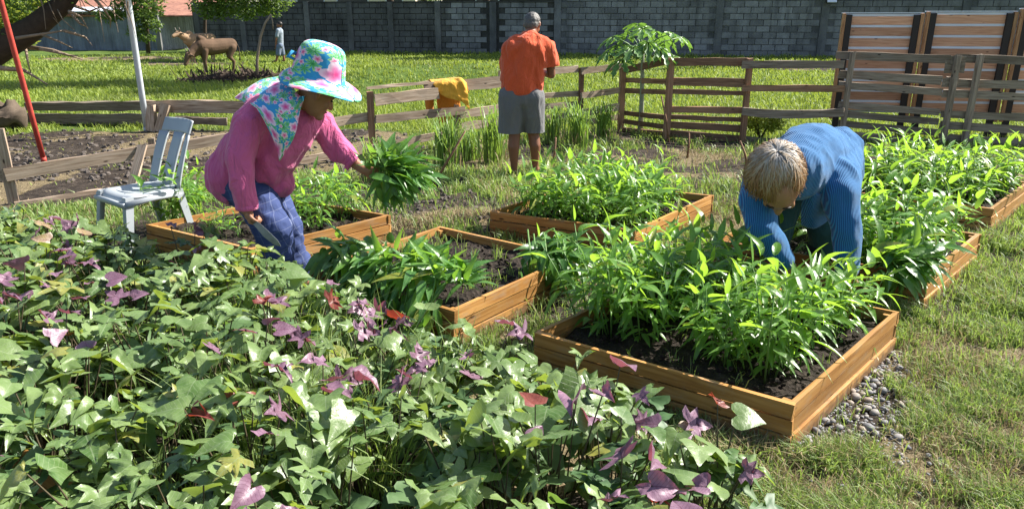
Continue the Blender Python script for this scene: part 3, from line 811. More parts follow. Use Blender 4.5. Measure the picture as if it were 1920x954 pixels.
# ------------------------------------------------------------------ poles, logs
def pole(label, name, p_top, p_bot, r, m, cat='pole'):
    b = Vector(p_bot); t = Vector(p_top)
    o = thing(name, label, cat, tuple(b))
    q = MB(); d = t - b
    q.tube([d * f for f in (0, 0.25, 0.5, 0.75, 1)], r, 14); q.build('pipe', m, o, True)
    c = MB(); c.tube([d * 0.0, d * 0.025], r * 1.12, 14); c.build('ferrule', m, o, True)
    return o
t = at(-2, -10, Y=7.9); b = at(83, 304, z=0.0); d = (t - b)
pole('red painted metal pole leaning over the dirt beside the fence', 'red_pole', t + d * 0.35, b, 0.028, M['red_paint'])
t = at(238, -10, Y=10.3); b = at(276, 246, z=0.0)
pole('pale grey metal pipe standing by the old timber beams', 'grey_pipe', t + (t - b) * 0.3, b, 0.041, M['pipe_grey'])
logg = 'old timbers lying along the dirt strip'
def timber(label, a, b, h, t, m):
    a = Vector(a); b = Vector(b); c = (a + b) / 2
    o = thing('timber_beam', label, 'beam', (c.x, c.y, 0), 0, logg)
    plank('beam', a, b, h, t, m, o, o.location, jag=0.012, seg=8)
a = at(55, 222, Y=11.3); b = at(285, 215, Y=11.2); timber('upper rotting timber of the stack behind the red pole', (a.x, a.y, 0.27), (b.x, b.y, 0.285), 0.13, 0.14, gw)
timber('lower rotting timber of the stack behind the red pole', (a.x - .1, a.y, 0.09), (b.x + 0.1, b.y - .03, 0.09), 0.15, 0.16, gw)
a = at(268, 207, Y=10.7); b = at(470, 206, Y=10.6); timber('broad grey timber rail behind the woman in pink', (a.x, a.y, 0.34), (b.x, b.y, 0.34), 0.17, 0.05, fw)
a = at(330, 226, Y=10.55); b = at(425, 228, Y=10.45); timber('thin grey timber lying under the broad rail', (a.x, a.y, 0.17), (b.x, b.y, 0.15), 0.10, 0.08, gw)
for lab, (x0, y0, x1, y1) in (('short upright timber block beside the grey pipe', (283, 238, 283, 198)), ('slanting pale timber propped against the broad rail', (298, 242, 312, 196))):
    a = at(x0, y0, Y=10.55); b = at(x1, y1, Y=10.6)
    o = thing('timber_block', lab, 'timber', (a.x, a.y, 0)); plank('block', (a.x, a.y, 0), b, 0.12, 0.10, fw, o, o.location, up=(1, 0, 0), jag=0.01)

# ------------------------------------------------------------------ leafy crowns
def leaf_cloud(centers, n, size, seed, flat=0.5, aspect=0.45):
    """many small leaf faces: centers = [(x,y,z,rx,ry,rz)]; returns V, F, tint"""
    rng = np.random.default_rng(seed)
    w = np.array([c[3] * c[4] * c[5] for c in centers]) ** (2 / 3); w /= w.sum()
    idx = rng.choice(len(centers), n, p=w)
    C = np.array(centers)[idx]
    u = rng.normal(size=(n, 3)); u /= np.linalg.norm(u, axis=1)[:, None]
    r = rng.uniform(0.15, 1, n) ** 0.5
    P = C[:, :3] + u * r[:, None] * C[:, 3:]
    d = rng.normal(size=(n, 3)); d[:, 2] = d[:, 2] * 0.6 - 0.25; d /= np.linalg.norm(d, axis=1)[:, None]
    nr = rng.normal(size=(n, 3)) * flat + np.array([0, 0, 1.0]); x = np.cross(d, nr); x /= np.linalg.norm(x, axis=1)[:, None]
    L = size * rng.uniform(0.6, 1.3, n)[:, None]; W = L * aspect
    zz = np.cross(x, d) * L * 0.15
    V = np.stack([P, P + d * L * 0.5 + x * W * 0.5 - zz, P + d * L, P + d * L * 0.5 - x * W * 0.5 - zz, P + d * L * 0.5], 1).reshape(-1, 3)
    i = np.arange(n)[:, None] * 5
    F = np.concatenate([i + [0, 1, 4], i + [1, 2, 4], i + [2, 3, 4], i + [3, 0, 4]], 0)
    return V, F, np.repeat(rng.uniform(0, 1, n), 5)
def crown(parent, centers, n, size, m, seed, name='crown', **kw):
    V, F, t = leaf_cloud(centers, n, size, seed, **kw)
    V = V - np.array(parent.location)
    return link(name, np_mesh(name, V, F, m, tint=t), parent, kind='stuff')
def branch(parent, name, pts, r, m, n=8):
    q = MB(); q.tube([Vector(p) - parent.location for p in pts], r, n); return q.build(name, m, parent, True)

# old leaning tree on the left
b0 = at(-260, 255, z=0); 
tr = thing('leaning_tree', 'dark leaning tree with bare dead branches above the red pole', 'tree', (b0.x, b0.y, 0))
TY = b0.y
def tp(px, py, Y=None): return at(px, py, Y=Y or TY)
branch(tr, 'trunk', [b0, tp(-150, 170), tp(-60, 125), tp(0, 88), tp(60, 55), tp(118, 8), tp(175, -70), tp(240, -190), tp(280, -330)], [0.34, 0.24, 0.21, 0.19, 0.15, 0.12, 0.10, 0.08, 0.05], M['bark'], 12)
branch(tr, 'limb', [tp(-60, 125), tp(-80, 20), tp(-60, -120), tp(-20, -260)], [0.16, 0.13, 0.1, 0.05], M['bark'], 10)
random.seed(21)
db = [((30, 72), (75, 65), (118, 58), (142, 62)), ((70, 62), (110, 78), (135, 90)), ((45, 88), (100, 95), (155, 112)), ((0, 128), (45, 132), (88, 158)), ((118, 10), (150, 45), (165, 52)), ((120, 58), (160, 70), (173, 86)), ((130, 22), (152, 32), (165, 55)), ((48, 90), (52, 115), (60, 148)), ((140, 12), (168, 22), (193, 12)), ((170, -10), (195, 18), (207, 35), (207, 52)), ((75, 92), (130, 104), (150, 106))]
for i in range(26):
    x0, y0 = random.uniform(60, 240), random.uniform(-30, 15); a_ = random.uniform(0.3, 1.5); l_ = random.uniform(25, 70)
    db.append(((x0, y0), (x0 + l_ * 0.5 * math.cos(a_) + random.uniform(-6, 6), y0 + l_ * 0.5 * math.sin(a_)), (x0 + l_ * math.cos(a_), y0 + l_ * math.sin(a_) + random.uniform(-6, 12))))
for k, pp in enumerate(db):
    pts = [tp(x, y, TY + random.uniform(-0.5, 0.4)) for x, y in pp]
    branch(tr, 'dead_branch', pts, [(0.022 if k < 11 else 0.010) * (1 - 0.8 * i / (len(pts) - 1)) for i in range(len(pts))] if k not in (2, 3) else [0.035, 0.025, 0.008][:len(pts)], M['dead_branch'], 6)
cs = []
for (px, py, Y, r) in ((-20, 50, TY + 0.8, 0.35), (15, 60, TY + 1.0, 0.33), (40, 45, TY + 1.2, 0.25), (-30, 15, TY, 0.5), (30, -30, TY, 0.45), (120, -60, TY, 0.55), (230, -90, TY, 0.6), (250, -200, TY, 0.9), (60, -170, TY, 0.9), (-90, -120, TY, 0.8), (160, -260, TY, 1.0), (60, 10, TY + 0.6, 0.22)):
    p = tp(px, py, Y); cs.append((p.x, p.y, p.z, r * 1.2, r, r * 0.8))
crown(tr, cs, 9000, 0.085, M['tree_leaf'], 3)
cs = []
for (px, py, Y, r) in ((-10, 42, TY + 0.9, 0.26), (20, 62, TY + 1.0, 0.26), (42, 40, TY + 1.1, 0.22), (60, 22, TY + 1.0, 0.2), (10, 25, TY + 1.2, 0.3), (45, 72, TY + 1.2, 0.16), (-20, 80, TY + 1, 0.24), (85, 8, TY + 0.6, 0.2)):
    p = tp(px, py, Y); cs.append((p.x, p.y, p.z, r * 1.2, r, r * 0.8))
crown(tr, cs, 3600, 0.075, M['shrub_leaf'], 31, 'young_foliage')
# root lump at its foot
q = MB(); q.ball(at(8, 218, Y=10.6) - tr.location, (0.30, 0.22, 0.20), 30, 20)
q.v = [tuple(Vector(v) * (1 + 0.0) + Vector((0, 0, 0.14 * mnoise.noise(Vector(v) * 6) + 0.05 * mnoise.noise(Vector(v) * 17)))) for v in q.v]
q.build('root_lump', mat_plain('root_bark', (0.11, 0.085, 0.065), 0.95, 0.1, 0.5, 16, 0.8), tr, True)

# trees by the wall
def wall_tree(label, px, Y, clusters, n, size, seed, trunk_r=0.09, lean=0.3):
    b = at(px, 31, Y=Y); o = thing('wall_tree', label, 'tree', (b.x, Y, 0))
    branch(o, 'trunk', [(b.x, Y, -0.05), (b.x + lean * 0.3, Y, 1.0), (b.x + lean, Y - 0.1, 2.2), (b.x + lean * 1.5, Y - 0.2, 3.6)], [trunk_r, trunk_r * 0.85, trunk_r * 0.6, trunk_r * 0.3], M['bark'])
    cs = []
    for (x, y, r) in clusters:
        p = at(x, y, Y=Y - 0.6 + random.uniform(-0.5, 0.4)); cs.append((p.x, p.y, p.z, r * 1.3, r, r * 0.75))
        branch(o, 'branch', [(b.x + lean * 0.8, Y - 0.1, 2.1), ((b.x + p.x) / 2, Y - 0.3, max(p.z, 2.1) + 0.3), (p.x, p.y, p.z)], [0.04, 0.03, 0.01], M['bark'], 5)
    crown(o, cs, n, size, M['tree_leaf'], seed)
wall_tree('bright leafed tree drooping over the block wall above the cows', 376, 29.5, ((385, 8, 0.5), (405, 20, 0.42), (430, 6, 0.6), (455, 22, 0.42), (480, 10, 0.55), (505, 16, 0.4), (520, 2, 0.5), (470, 32, 0.2), (440, -30, 0.9), (400, -25, 0.8), (500, -30, 0.9), (390, 30, 0.2)), 4200, 0.17, 5)
wall_tree('dark bushy tree beside the tin shed behind the grey pipe', 268, 33.5, ((262, 30, 0.5), (280, 18, 0.5), (255, 58, 0.35), (285, 45, 0.35), (275, 70, 0.3), (225, 20, 0.4), (245, 5, 0.6), (210, 30, 0.35), (190, 28, 0.3), (270, -20, 0.9)), 3600, 0.17, 6, 0.1)
wall_tree('dark green tree rising behind the tin shed roof', 150, 42, ((60, 5, 0.8), (110, -15, 1.0), (170, -20, 1.0), (230, -15, 1.0), (300, -15, 1.1), (350, -5, 0.8), (20, 20, 0.7)), 4200, 0.2, 7, 0.16)
wall_tree('dark tree rising behind the cream house', 640, 55, ((560, -20, 1.4), (640, -35, 2.0), (720, -30, 1.8), (800, -20, 1.5), (880, -15, 1.4), (960, -20, 1.4), (540, 5, 0.8), (820, 8, 0.7)), 5200, 0.24, 8, 0.22)

for k, (x_, lb) in enumerate(((-5.5, 'unseen tree added behind the wall to shade the grass near the boy'), (-1.2, 'unseen tree added behind the wall to shade the grass past the mounds'), (3.4, 'unseen tree added for shade behind the wall beyond the orange person'), (8.0, 'unseen tree added for shade behind the wall beyond the papaya'))):
    yw = WA.y + (x_ - WA.x) * (WB.y - WA.y) / (WB.x - WA.x)  # unseen trees, added so their crowns shade the grass before the wall
    o = thing('added_shade_tree', lb, 'tree', (x_, yw + 1.2, 0), 0, 'unseen shade trees added behind the block wall')
    branch(o, 'trunk', [(x_, yw + 1.2, -0.1), (x_ + 0.1, yw + 1.1, 2.5), (x_, yw + 0.8, 5.5)], [0.2, 0.15, 0.06], M['bark'])
    random.seed(300 + k); cs = []
    for i in range(9):
        cs.append((x_ + random.uniform(-2.2, 2.2), yw + random.uniform(-0.3, 1.8), random.uniform(4.0, 8.0), 0.9, 0.8, 0.7))
        branch(o, 'branch', [(x_, yw + 1.0, 3.2 + random.random()), cs[-1][:3]], [0.06, 0.02], M['bark'], 5)
    crown(o, cs, 2600, 0.26, M['tree_leaf'], 320 + k)
h_ = 29.0
tc = Vector((-9.6, 17.4, 0)) + sd * (h_ / sd.z)  # added tree, out of view, set sunward to drop shade on the field
o = thing('added_tall_tree', 'unseen tall tree added behind the block wall to shade the field', 'tree', (tc.x, tc.y + 0.4, 0))
branch(o, 'trunk', [(tc.x, tc.y + 0.4, -0.1), (tc.x + 0.3, tc.y + 0.3, 9), (tc.x - 0.2, tc.y, 18), (tc.x, tc.y, 28)], [0.55, 0.42, 0.3, 0.1], M['bark'], 12)
random.seed(71); cs = []
for i in range(22):
    a = random.uniform(0, 6.28); rr = math.sqrt(random.random())
    cs.append((tc.x + math.cos(a) * rr * 3.6, tc.y + math.sin(a) * rr * 1.5, h_ + random.uniform(-1.2, 1.2), 0.9, 0.6, 0.5))
    branch(o, 'branch', [(tc.x - 0.1, tc.y, 22 + 4 * random.random()), (cs[-1][0], cs[-1][1], cs[-1][2])], [0.1, 0.03], M['bark'], 5)
crown(o, cs, 5000, 0.34, M['tree_leaf'], 91)

# ------------------------------------------------------------------ slender stick in the field
b = at(481, 150, z=0); o = thing('tether_stick', 'tall thin crooked stick planted in the field beside the boy', 'stick', tuple(b))
q = MB(); q.tube([Vector((0, 0, -0.03)), at(482, 112, Y=b.y) - b, at(488, 70, Y=b.y) - b, at(497, 44, Y=b.y) - b, at(508, 27, Y=b.y) - b], [0.045, 0.04, 0.037, 0.032, 0.02], 6); q.build('shaft', M['dead_branch'], o, True)
q = MB(); q.tube([at(508, 28, Y=b.y) - b, at(511, 42, Y=b.y) - b, at(512, 56, Y=b.y) - b], 0.014, 5); q.build('twig', M['dead_branch'], o, True)

# ------------------------------------------------------------------ cattle
M['cow_hide'] = mat_plain('cow_hide', (0.115, 0.072, 0.045), 0.8, 0.15, 0.7, 2.6, 0.5)
M['cow_pale'] = mat_plain('cow_pale', (0.27, 0.175, 0.105), 0.75, 0.2, 0.5, 2.2, 0.4)
M['horn'] = mat_plain('horn', (0.12, 0.10, 0.08), 0.5, 0.3)
def cow(label, base, ang, sc, headup, hide):
    o = thing('cow', label, 'cow', tuple(base), 0, 'cattle grazing by the wall')
    R = Matrix.Rotation(ang, 3, 'Z'); B = Vector(base)
    def w(x, y, z): return B + R @ (Vector((x, y, z)) * sc)
    # local: +X forward
    hp = (0.98, 0, 1.18) if headup else (0.98, 0.05, 0.62)
    mz = (1.26, 0, 1.10) if headup else (1.14, 0.08, 0.36)
    limbs = [
        [(w(-0.62, 0, 0.98), 0.22 * sc), (w(-0.25, 0, 0.93), 0.27 * sc), (w(0.15, 0, 0.90), 0.29 * sc), (w(0.48, 0, 0.93), 0.25 * sc)],
        [(w(0.40, 0, 1.16), 0.12 * sc), (w(0.50, 0, 1.20), 0.12 * sc)],
        [(w(0.50, 0, 0.96), 0.21 * sc), (w(0.78, 0, (hp[2] + 0.95) / 2 + 0.02), 0.15 * sc), (w(*hp), 0.12 * sc)],
        [(w(hp[0] + 0.02, hp[1], hp[2] + 0.02), 0.115 * sc), (w(*mz), 0.07 * sc)],
        [(w(0.52, 0, 0.80), 0.14 * sc), (w(0.75, 0, hp[2] * 0.4 + 0.38), 0.06 * sc)]]
    for s in (-1, 1):
        limbs.append([(w(0.42, s * 0.14, 0.80), 0.13 * sc), (w(0.42 + 0.05 * s, s * 0.15, 0.46), 0.062 * sc), (w(0.40 + 0.05 * s, s * 0.15, 0.10), 0.042 * sc), (w(0.43 + 0.05 * s, s * 0.15, 0.03), 0.055 * sc)])
        limbs.append([(w(-0.58, s * 0.13, 0.86), 0.17 * sc), (w(-0.50 + 0.06 * s, s * 0.15, 0.56), 0.085 * sc), (w(-0.66 + 0.06 * s, s * 0.15, 0.38), 0.055 * sc), (w(-0.62 + 0.06 * s, s * 0.15, 0.10), 0.042 * sc), (w(-0.58 + 0.06 * s, s * 0.15, 0.03), 0.055 * sc)])
        limbs.append([(w(hp[0] - 0.02, hp[1] + s * 0.10, hp[2] + 0.04), 0.035 * sc), (w(hp[0] - 0.06, hp[1] + s * 0.25, hp[2] + 0.01), 0.04 * sc)])
    organic('body', limbs, hide, o, voxel=0.022 * sc, smooth=4)
    q = MB()
    q.tube([w(-0.80, 0, 1.05) - B, w(-0.90, 0, 0.85) - B, w(-0.90, 0.02, 0.55) - B, w(-0.88, 0.02, 0.40) - B], [0.035 * sc, 0.022 * sc, 0.018 * sc, 0.035 * sc], 6); q.build('tail', M['bark'], o, True)
    for s in (-1, 1):
        q = MB(); q.tube([w(hp[0] - 0.0, hp[1] + s * 0.07, hp[2] + 0.09) - B, w(hp[0] + 0.02, hp[1] + s * 0.14, hp[2] + 0.19) - B, w(hp[0] + 0.04, hp[1] + s * 0.13, hp[2] + 0.28) - B], [0.03 * sc, 0.022 * sc, 0.006 * sc], 6); q.build('horn', M['horn'], o, True)
b = at(408, 137, z=0)
cow('brown humped cow grazing with its head lowered', b, math.radians(225), 0.80, False, M['cow_hide'])
b = at(378, 116, z=0)
cow('pale tan cow standing behind the grazing one with raised head', b, math.radians(240), 0.82, True, M['cow_pale'])
# charcoal coloured brush heap
bp = at(440, 150, z=0); V, F, t = leaf_cloud([(bp.x, bp.y, 0.05, 1.4, 1.1, 0.10), (bp.x + 1.6, bp.y + 0.4, 0.05, 0.9, 0.8, 0.08)], 1600, 0.35, 33, aspect=0.05)
tag(link('brush_heap', np_mesh('brush_heap', V, F, M['bark'], tint=t)), 'dry brown twigs strewn on the field near the cows', 'twigs', kind='stuff')

# ------------------------------------------------------------------ leaf shapes (base at origin, tip at +Y, face up +Z)
def lance(name, m, w=0.2, droop=0.25, fold=0.25, twist=0.0, base_lobe=0.0):
    prof = [(0.0, 0.10), (0.06, 0.62 + base_lobe), (0.2, 0.96), (0.38, 1.0), (0.6, 0.72), (0.82, 0.34), (1.0, 0.0)]
    V = []; uv = []
    for (y, k) in prof:
        hw = w * 0.5 * k; z = -droop * y * y; a = twist * y
        yy = y * (1 - 0.18 * droop * y)
        for s in (-1, 0, 1):
            x = s * hw; dz = abs(s) * fold * hw
            V.append((x * math.cos(a), yy, z + dz + x * math.sin(a))); uv.append((x, y))
    F = []
    for i in range(len(prof) - 1):
        for s in range(2):
            a = i * 3 + s
            F += [(a, a + 1, a + 4), (a, a + 4, a + 3)]
    return np_mesh(name, np.array(V), np.array(F), m, uv=np.array(uv), smooth=True)
OUT_A = [(0.05, -0.02), (0.20, -0.15), (0.38, -0.14), (0.55, 0.0), (0.45, 0.14), (0.38, 0.28), (0.28, 0.48), (0.16, 0.72), (0.06, 0.93), (0.0, 1.05)]
OUT_B = [(0.05, -0.02), (0.22, -0.16), (0.42, -0.20), (0.62, -0.06), (0.36, 0.10), (0.58, 0.42), (0.46, 0.42), (0.22, 0.34), (0.20, 0.62), (0.09, 0.90), (0.0, 1.10)]
OUT_C = [(0.05, -0.02), (0.20, -0.18), (0.40, -0.18), (0.50, -0.02), (0.52, 0.16), (0.45, 0.36), (0.32, 0.58), (0.16, 0.80), (0.05, 0.95), (0.0, 1.02)]
OUT_D = [(0.04, -0.02), (0.18, -0.16), (0.46, -0.22), (0.70, -0.12), (0.40, 0.06), (0.22, 0.14), (0.52, 0.46), (0.60, 0.62), (0.34, 0.44), (0.15, 0.34), (0.19, 0.66), (0.10, 0.95), (0.0, 1.15)]
def broad(name, m, out, fold=0.25, droop=0.25, wave=0.04, seed=0):
    rng = random.Random(seed)
    V = []; uv = []; F = []
    n = len(out)
    def z(x, y): return fold * abs(x) - droop * (max(y, 0) ** 2) * 0.8 - 0.35 * x * x + wave * math.sin(9 * x + 7 * y + seed)
    rows = []
    for i, (x, y) in enumerate(out):
        my = min(max(y * 0.95, 0.0), 1.2) if i else 0.0
        rows.append((my, x, y))
    for (my, x, y) in rows:
        for f in (-1, -0.5, 0, 0.5, 1):
            X = x * f; Y = my + (y - my) * abs(f) + (0.04 * x * (1 - abs(f)) if f else 0)
            V.append((X, Y, z(X, Y) + (rng.uniform(-0.012, 0.012) if f else 0))); uv.append((X, Y))
    for i in range(n - 1):
        for k in range(4):
            a = i * 5 + k; F += [(a, a + 1, a + 6), (a, a + 6, a + 5)]
    return np_mesh(name, np.array(V), np.array(F), m, uv=np.array(uv), smooth=True)
K_MESH = [lance('leaf', M['k_leaf'], w, d, f, t) for (w, d, f, t) in ((0.23, 0.15, 0.35, 0.1), (0.27, 0.35, 0.3, -0.25), (0.20, 0.5, 0.4, 0.3), (0.29, 0.25, 0.25, 0.0), (0.17, 0.3, 0.5, -0.5), (0.24, 0.65, 0.3, 0.2), (0.26, 0.45, 0.6, 0.6))]
KD_MESH = [lance('leaf', M['k_dark'], w, d, f, t) for (w, d, f, t) in ((0.25, 0.35, 0.3, 0.1), (0.28, 0.5, 0.25, -0.25), (0.22, 0.7, 0.35, 0.3), (0.30, 0.2, 0.25, 0.0))]
S_MESH = [broad('leaf', M['s_leaf'], o, f, d, 0.035, k) for k, (o, f, d) in enumerate(((OUT_A, 0.25, 0.25), (OUT_B, 0.2, 0.35), (OUT_C, 0.3, 0.3), (OUT_A, 0.5, 0.4), (OUT_B, 0.45, 0.2), (OUT_D, 0.3, 0.25), (OUT_C, 0.1, 0.45), (OUT_D, 0.15, 0.4)))]
SP_MESH = [broad('leaf', M['s_purple'], o, f, d, 0.05, k + 20) for k, (o, f, d) in enumerate(((OUT_A, 0.3, 0.2), (OUT_B, 0.35, 0.3), (OUT_D, 0.5, 0.1), (OUT_C, 0.6, 0.2)))]
SR_MESH = [broad('leaf', M['s_red'], o, f, d, 0.05, k + 40) for k, (o, f, d) in enumerate(((OUT_A, 0.5, 0.1), (OUT_B, 0.6, 0.2)))]
def put_leaf(parent, me, p, d, n, s, name='leaf', org=None):
    m = frame(Vector(p) - (parent.location if org is None else org), d, n)
    m = m @ Matrix.Diagonal((s * random.uniform(0.78, 1.18), s, s * random.uniform(0.5, 2.2), 1))
    return link(name, me, parent, m)
def sph(az, el): return Vector((math.cos(az) * math.cos(el), math.sin(az) * math.cos(el), math.sin(el)))
def mesh_arrays(me):
    V = np.empty(len(me.vertices) * 3, np.float32); me.vertices.foreach_get('co', V)
    F = np.empty(len(me.loops), np.int32); me.loops.foreach_get('vertex_index', F)
    u = np.empty(len(me.loops) * 2, np.float32); me.uv_layers[0].data.foreach_get('uv', u); u = u.reshape(-1, 2)
    uv = np.zeros((len(me.vertices), 2), np.float32); uv[F] = u
    return V.reshape(-1, 3), F.reshape(-1, 3), uv
def joined(name, items, m):
    """items: (mesh, matrix4, tint) -> one mesh"""
    Vs = []; Fs = []; U = []; T = []; off = 0; cache = {}
    for me, mm, t in items:
        if me.name not in cache: cache[me.name] = mesh_arrays(me)
        V, F, u = cache[me.name]; A = np.array(mm)
        Vs.append(V @ A[:3, :3].T + A[:3, 3]); Fs.append(F + off); U.append(u); T.append(np.full(len(V), t)); off += len(V)
    return np_mesh(name, np.concatenate(Vs), np.concatenate(Fs), m, uv=np.concatenate(U), tint=np.concatenate(T), smooth=True)

# ------------------------------------------------------------------ water spinach
def stem_mesh(lean, curve):
    q = MB(); q.tube([(0, 0, 0), (0, lean * 0.3, 0.33), (0, lean * 0.62 + curve * 0.1, 0.66), (0, lean + curve * 0.3, 1.0)], [0.011, 0.010, 0.008, 0.004], 5, True)
    return q.mesh('stem', M['k_stem'], True)
STEMS = [(l, c, stem_mesh(l, c)) for (l, c) in ((0.05, 0.1), (0.16, 0.15), (0.28, 0.1), (0.22, -0.1), (0.40, 0.2))]
def low_mesh(seed):
    random.seed(seed); it = []
    for i in range(52):
        a = random.uniform(0, 6.28); r = random.uniform(0.08, 0.30); h = random.uniform(0.06, 0.80)
        p = Vector((math.cos(a) * r * (0.4 + h), math.sin(a) * r * (0.4 + h), h))
        it.append((random.choice(KD_MESH), frame(p, sph(a + random.uniform(-0.9, 0.9), random.uniform(-0.5, 0.5)), (0, 0, 1)) @ Matrix.Scale(random.uniform(0.17, 0.30), 4), random.random()))
    return joined('low_foliage', it, M['k_leaf'])
LOW = [low_mesh(50 + k) for k in range(5)]
def spinach(p, h, n, label, group, seed, spread=1.0, name='water_spinach', lsize=1.0, per=5):
    rg = random.Random(seed)
    o = thing(name, label, 'plant', tuple(p), 0, group)
    lo = link('low_foliage', rg.choice(LOW), o, Matrix.Rotation(rg.uniform(0, 6.28), 4, 'Z') @ Matrix.Scale(h * rg.uniform(0.85, 1.1), 4), kind='stuff')
    a0 = rg.uniform(0, 6.28)
    for i in range(n):
        lean, cur, me = STEMS[rg.randrange(len(STEMS))]
        az = a0 + i * 2.4 + rg.uniform(-0.4, 0.4); hs = h * rg.uniform(0.75, 1.05)
        rb = 0.02 + 0.035 * rg.random()
        R = Matrix.Rotation(az - math.pi / 2, 4, 'Z'); T = Matrix.Translation((math.cos(az) * rb, math.sin(az) * rb, -0.01))
        Ms = T @ R @ Matrix.Scale(hs, 4)
        link('stem', me, o, Ms)
        a = rg.uniform(0, 6.28)
        for k in range(per):
            f = 1.0 - 0.115 * k + rg.uniform(-0.03, 0.02)
            q = Ms @ Vector((0, lean * f + cur * 0.3 * f * f, f))
            a += 2.4
            el = (1.1, 0.72, 0.52, 0.34, 0.15, 0.0, -0.2)[min(k, 6)] + rg.uniform(-0.25, 0.25)
            az2 = a + rg.uniform(-0.3, 0.3)
            d = sph(az2, el) + Vector((0.22, 0.05, 0))
            nn = Vector((rg.uniform(-0.35, 0.5), rg.uniform(-0.4, 0.4), 1)) if el < 0.9 else sph(az2 + math.pi, 0.2)
            s = rg.uniform(0.11, 0.185) * lsize * (0.85 + 0.15 * min(k, 2) / 2)
            q = q + d.normalized() * 0.02
            link('leaf', rg.choice(K_MESH), o, frame(q, d, nn) @ Matrix.Diagonal((s * rg.uniform(0.7, 1.25), s, s * rg.uniform(0.4, 1.9), 1)))
    return o
SOILZ = dict(near=0.135, woman=0.15, back=0.13, right=0.14, far=0.14)
seed = 200
def spot_phrase(u, v, names):
    """names: neighbours at low v, high v, low u, high u"""
    a = names[0] if v < 0.36 else names[1] if v > 0.64 else None
    b = names[2] if u < 0.33 else names[3] if u > 0.67 else None
    if a and b: return 'corner towards ' + a + ' and ' + b
    if a or b: return 'side towards ' + (a or b)
    return 'centre'
NB = dict(near=('the sweet potatoes', 'the blue person', 'the pebbles', 'the bare bed'), back=('the bare bed', 'the papaya', 'the blue person', 'the orange person'),
          right=('the pebbles', 'the gate bed', 'the lawn', 'the blue person'), far=('the blue person', 'the gate', 'the lawn', 'the papaya'))
def uv_of(k, p):
    L, F, R = BEDS[k]; a = L - F; b = R - F; det = a.x * b.y - a.y * b.x; qx, qy = p.x - F.x, p.y - F.y
    return (qx * b.y - qy * b.x) / det, (a.x * qy - a.y * qx) / det
near_lab = 'bushy water spinach clump growing in the bed beside the pebbles'
for (px, py) in ((1105, 608), (1150, 628), (1205, 640), (1155, 580), (1250, 592), (1322, 655), (1362, 682), (1435, 706), (1478, 690), (1415, 655), (1500, 652), (1562, 636), (1545, 600), (1470, 605), (1395, 600), (1335, 590), (1258, 552), (1602, 592), (1205, 560), (1320, 548), (1392, 556), (1290, 600), (1220, 600)):
    p = at(px, py, z=0.13); seed += 1
    spinach(p, random.uniform(0.38, 0.47) * (0.62 if py < 612 and px > 1440 else 0.8 if px > 1370 and py < 660 else 0.85 if (px, py) in ((1322, 655), (1362, 682)) else 1), 5, 'water spinach, pebble side bed, ' + spot_phrase(*uv_of('near', p), NB['near']), 'water spinach in the pebble side bed', seed, per=6)
def fill(k, nu, nv, h0, h1, label, group, n=4, per=6, skip=None, ls=1.0):
    global seed
    for i in range(nu):
        for j in range(nv):
            u = (i + 0.5 + random.uniform(-0.28, 0.28)) / nu; v = (j + 0.5 + random.uniform(-0.28, 0.28)) / nv
            if skip and skip(u, v): continue
            seed += 1
            spinach(bed_uv(k, 0.05 + 0.9 * u, 0.05 + 0.9 * v, SOILZ[k] - 0.005), random.uniform(h0, h1), n, label + ' ' + spot_phrase(u, v, NB[k]), group, seed, per=per, lsize=ls)
fill('back', 5, 5, 0.30, 0.38, 'water spinach, back bed,', 'water spinach in the back bed', 4, 6, lambda u, v: u < 0.2 and v > 0.8)
fill('right', 5, 5, 0.36, 0.46, 'water spinach, lawn side bed,', 'water spinach in the lawn side bed', 4, 6, lambda u, v: u > 0.55 and v < 0.45)
fill('far', 5, 5, 0.36, 0.44, 'water spinach, gate side bed,', 'water spinach in the gate side bed', 4, 6)
for (px, py) in ((318, 418), (345, 412), (375, 402), (332, 395), (362, 385), (560, 432), (598, 428), (640, 408), (585, 402), (622, 390), (545, 408), (660, 402)):
    seed += 1
    spinach(at(px, py, z=0.15), random.uniform(0.25, 0.33) + (0.06 if px < 400 else 0), 4, 'water spinach clump in the bed behind the woman in pink', 'water spinach behind the woman in pink', seed, per=5, lsize=0.85)
for (px, py) in ((395, 425), (412, 436), (428, 430), (445, 442), (405, 418)):
    seed += 1
    spinach(at(px, py, z=0.15), 0.09, 3, 'tiny leafy seedling in the bed behind the woman in pink', 'seedlings behind the woman in pink', seed, per=3, lsize=0.45, name='seedling')

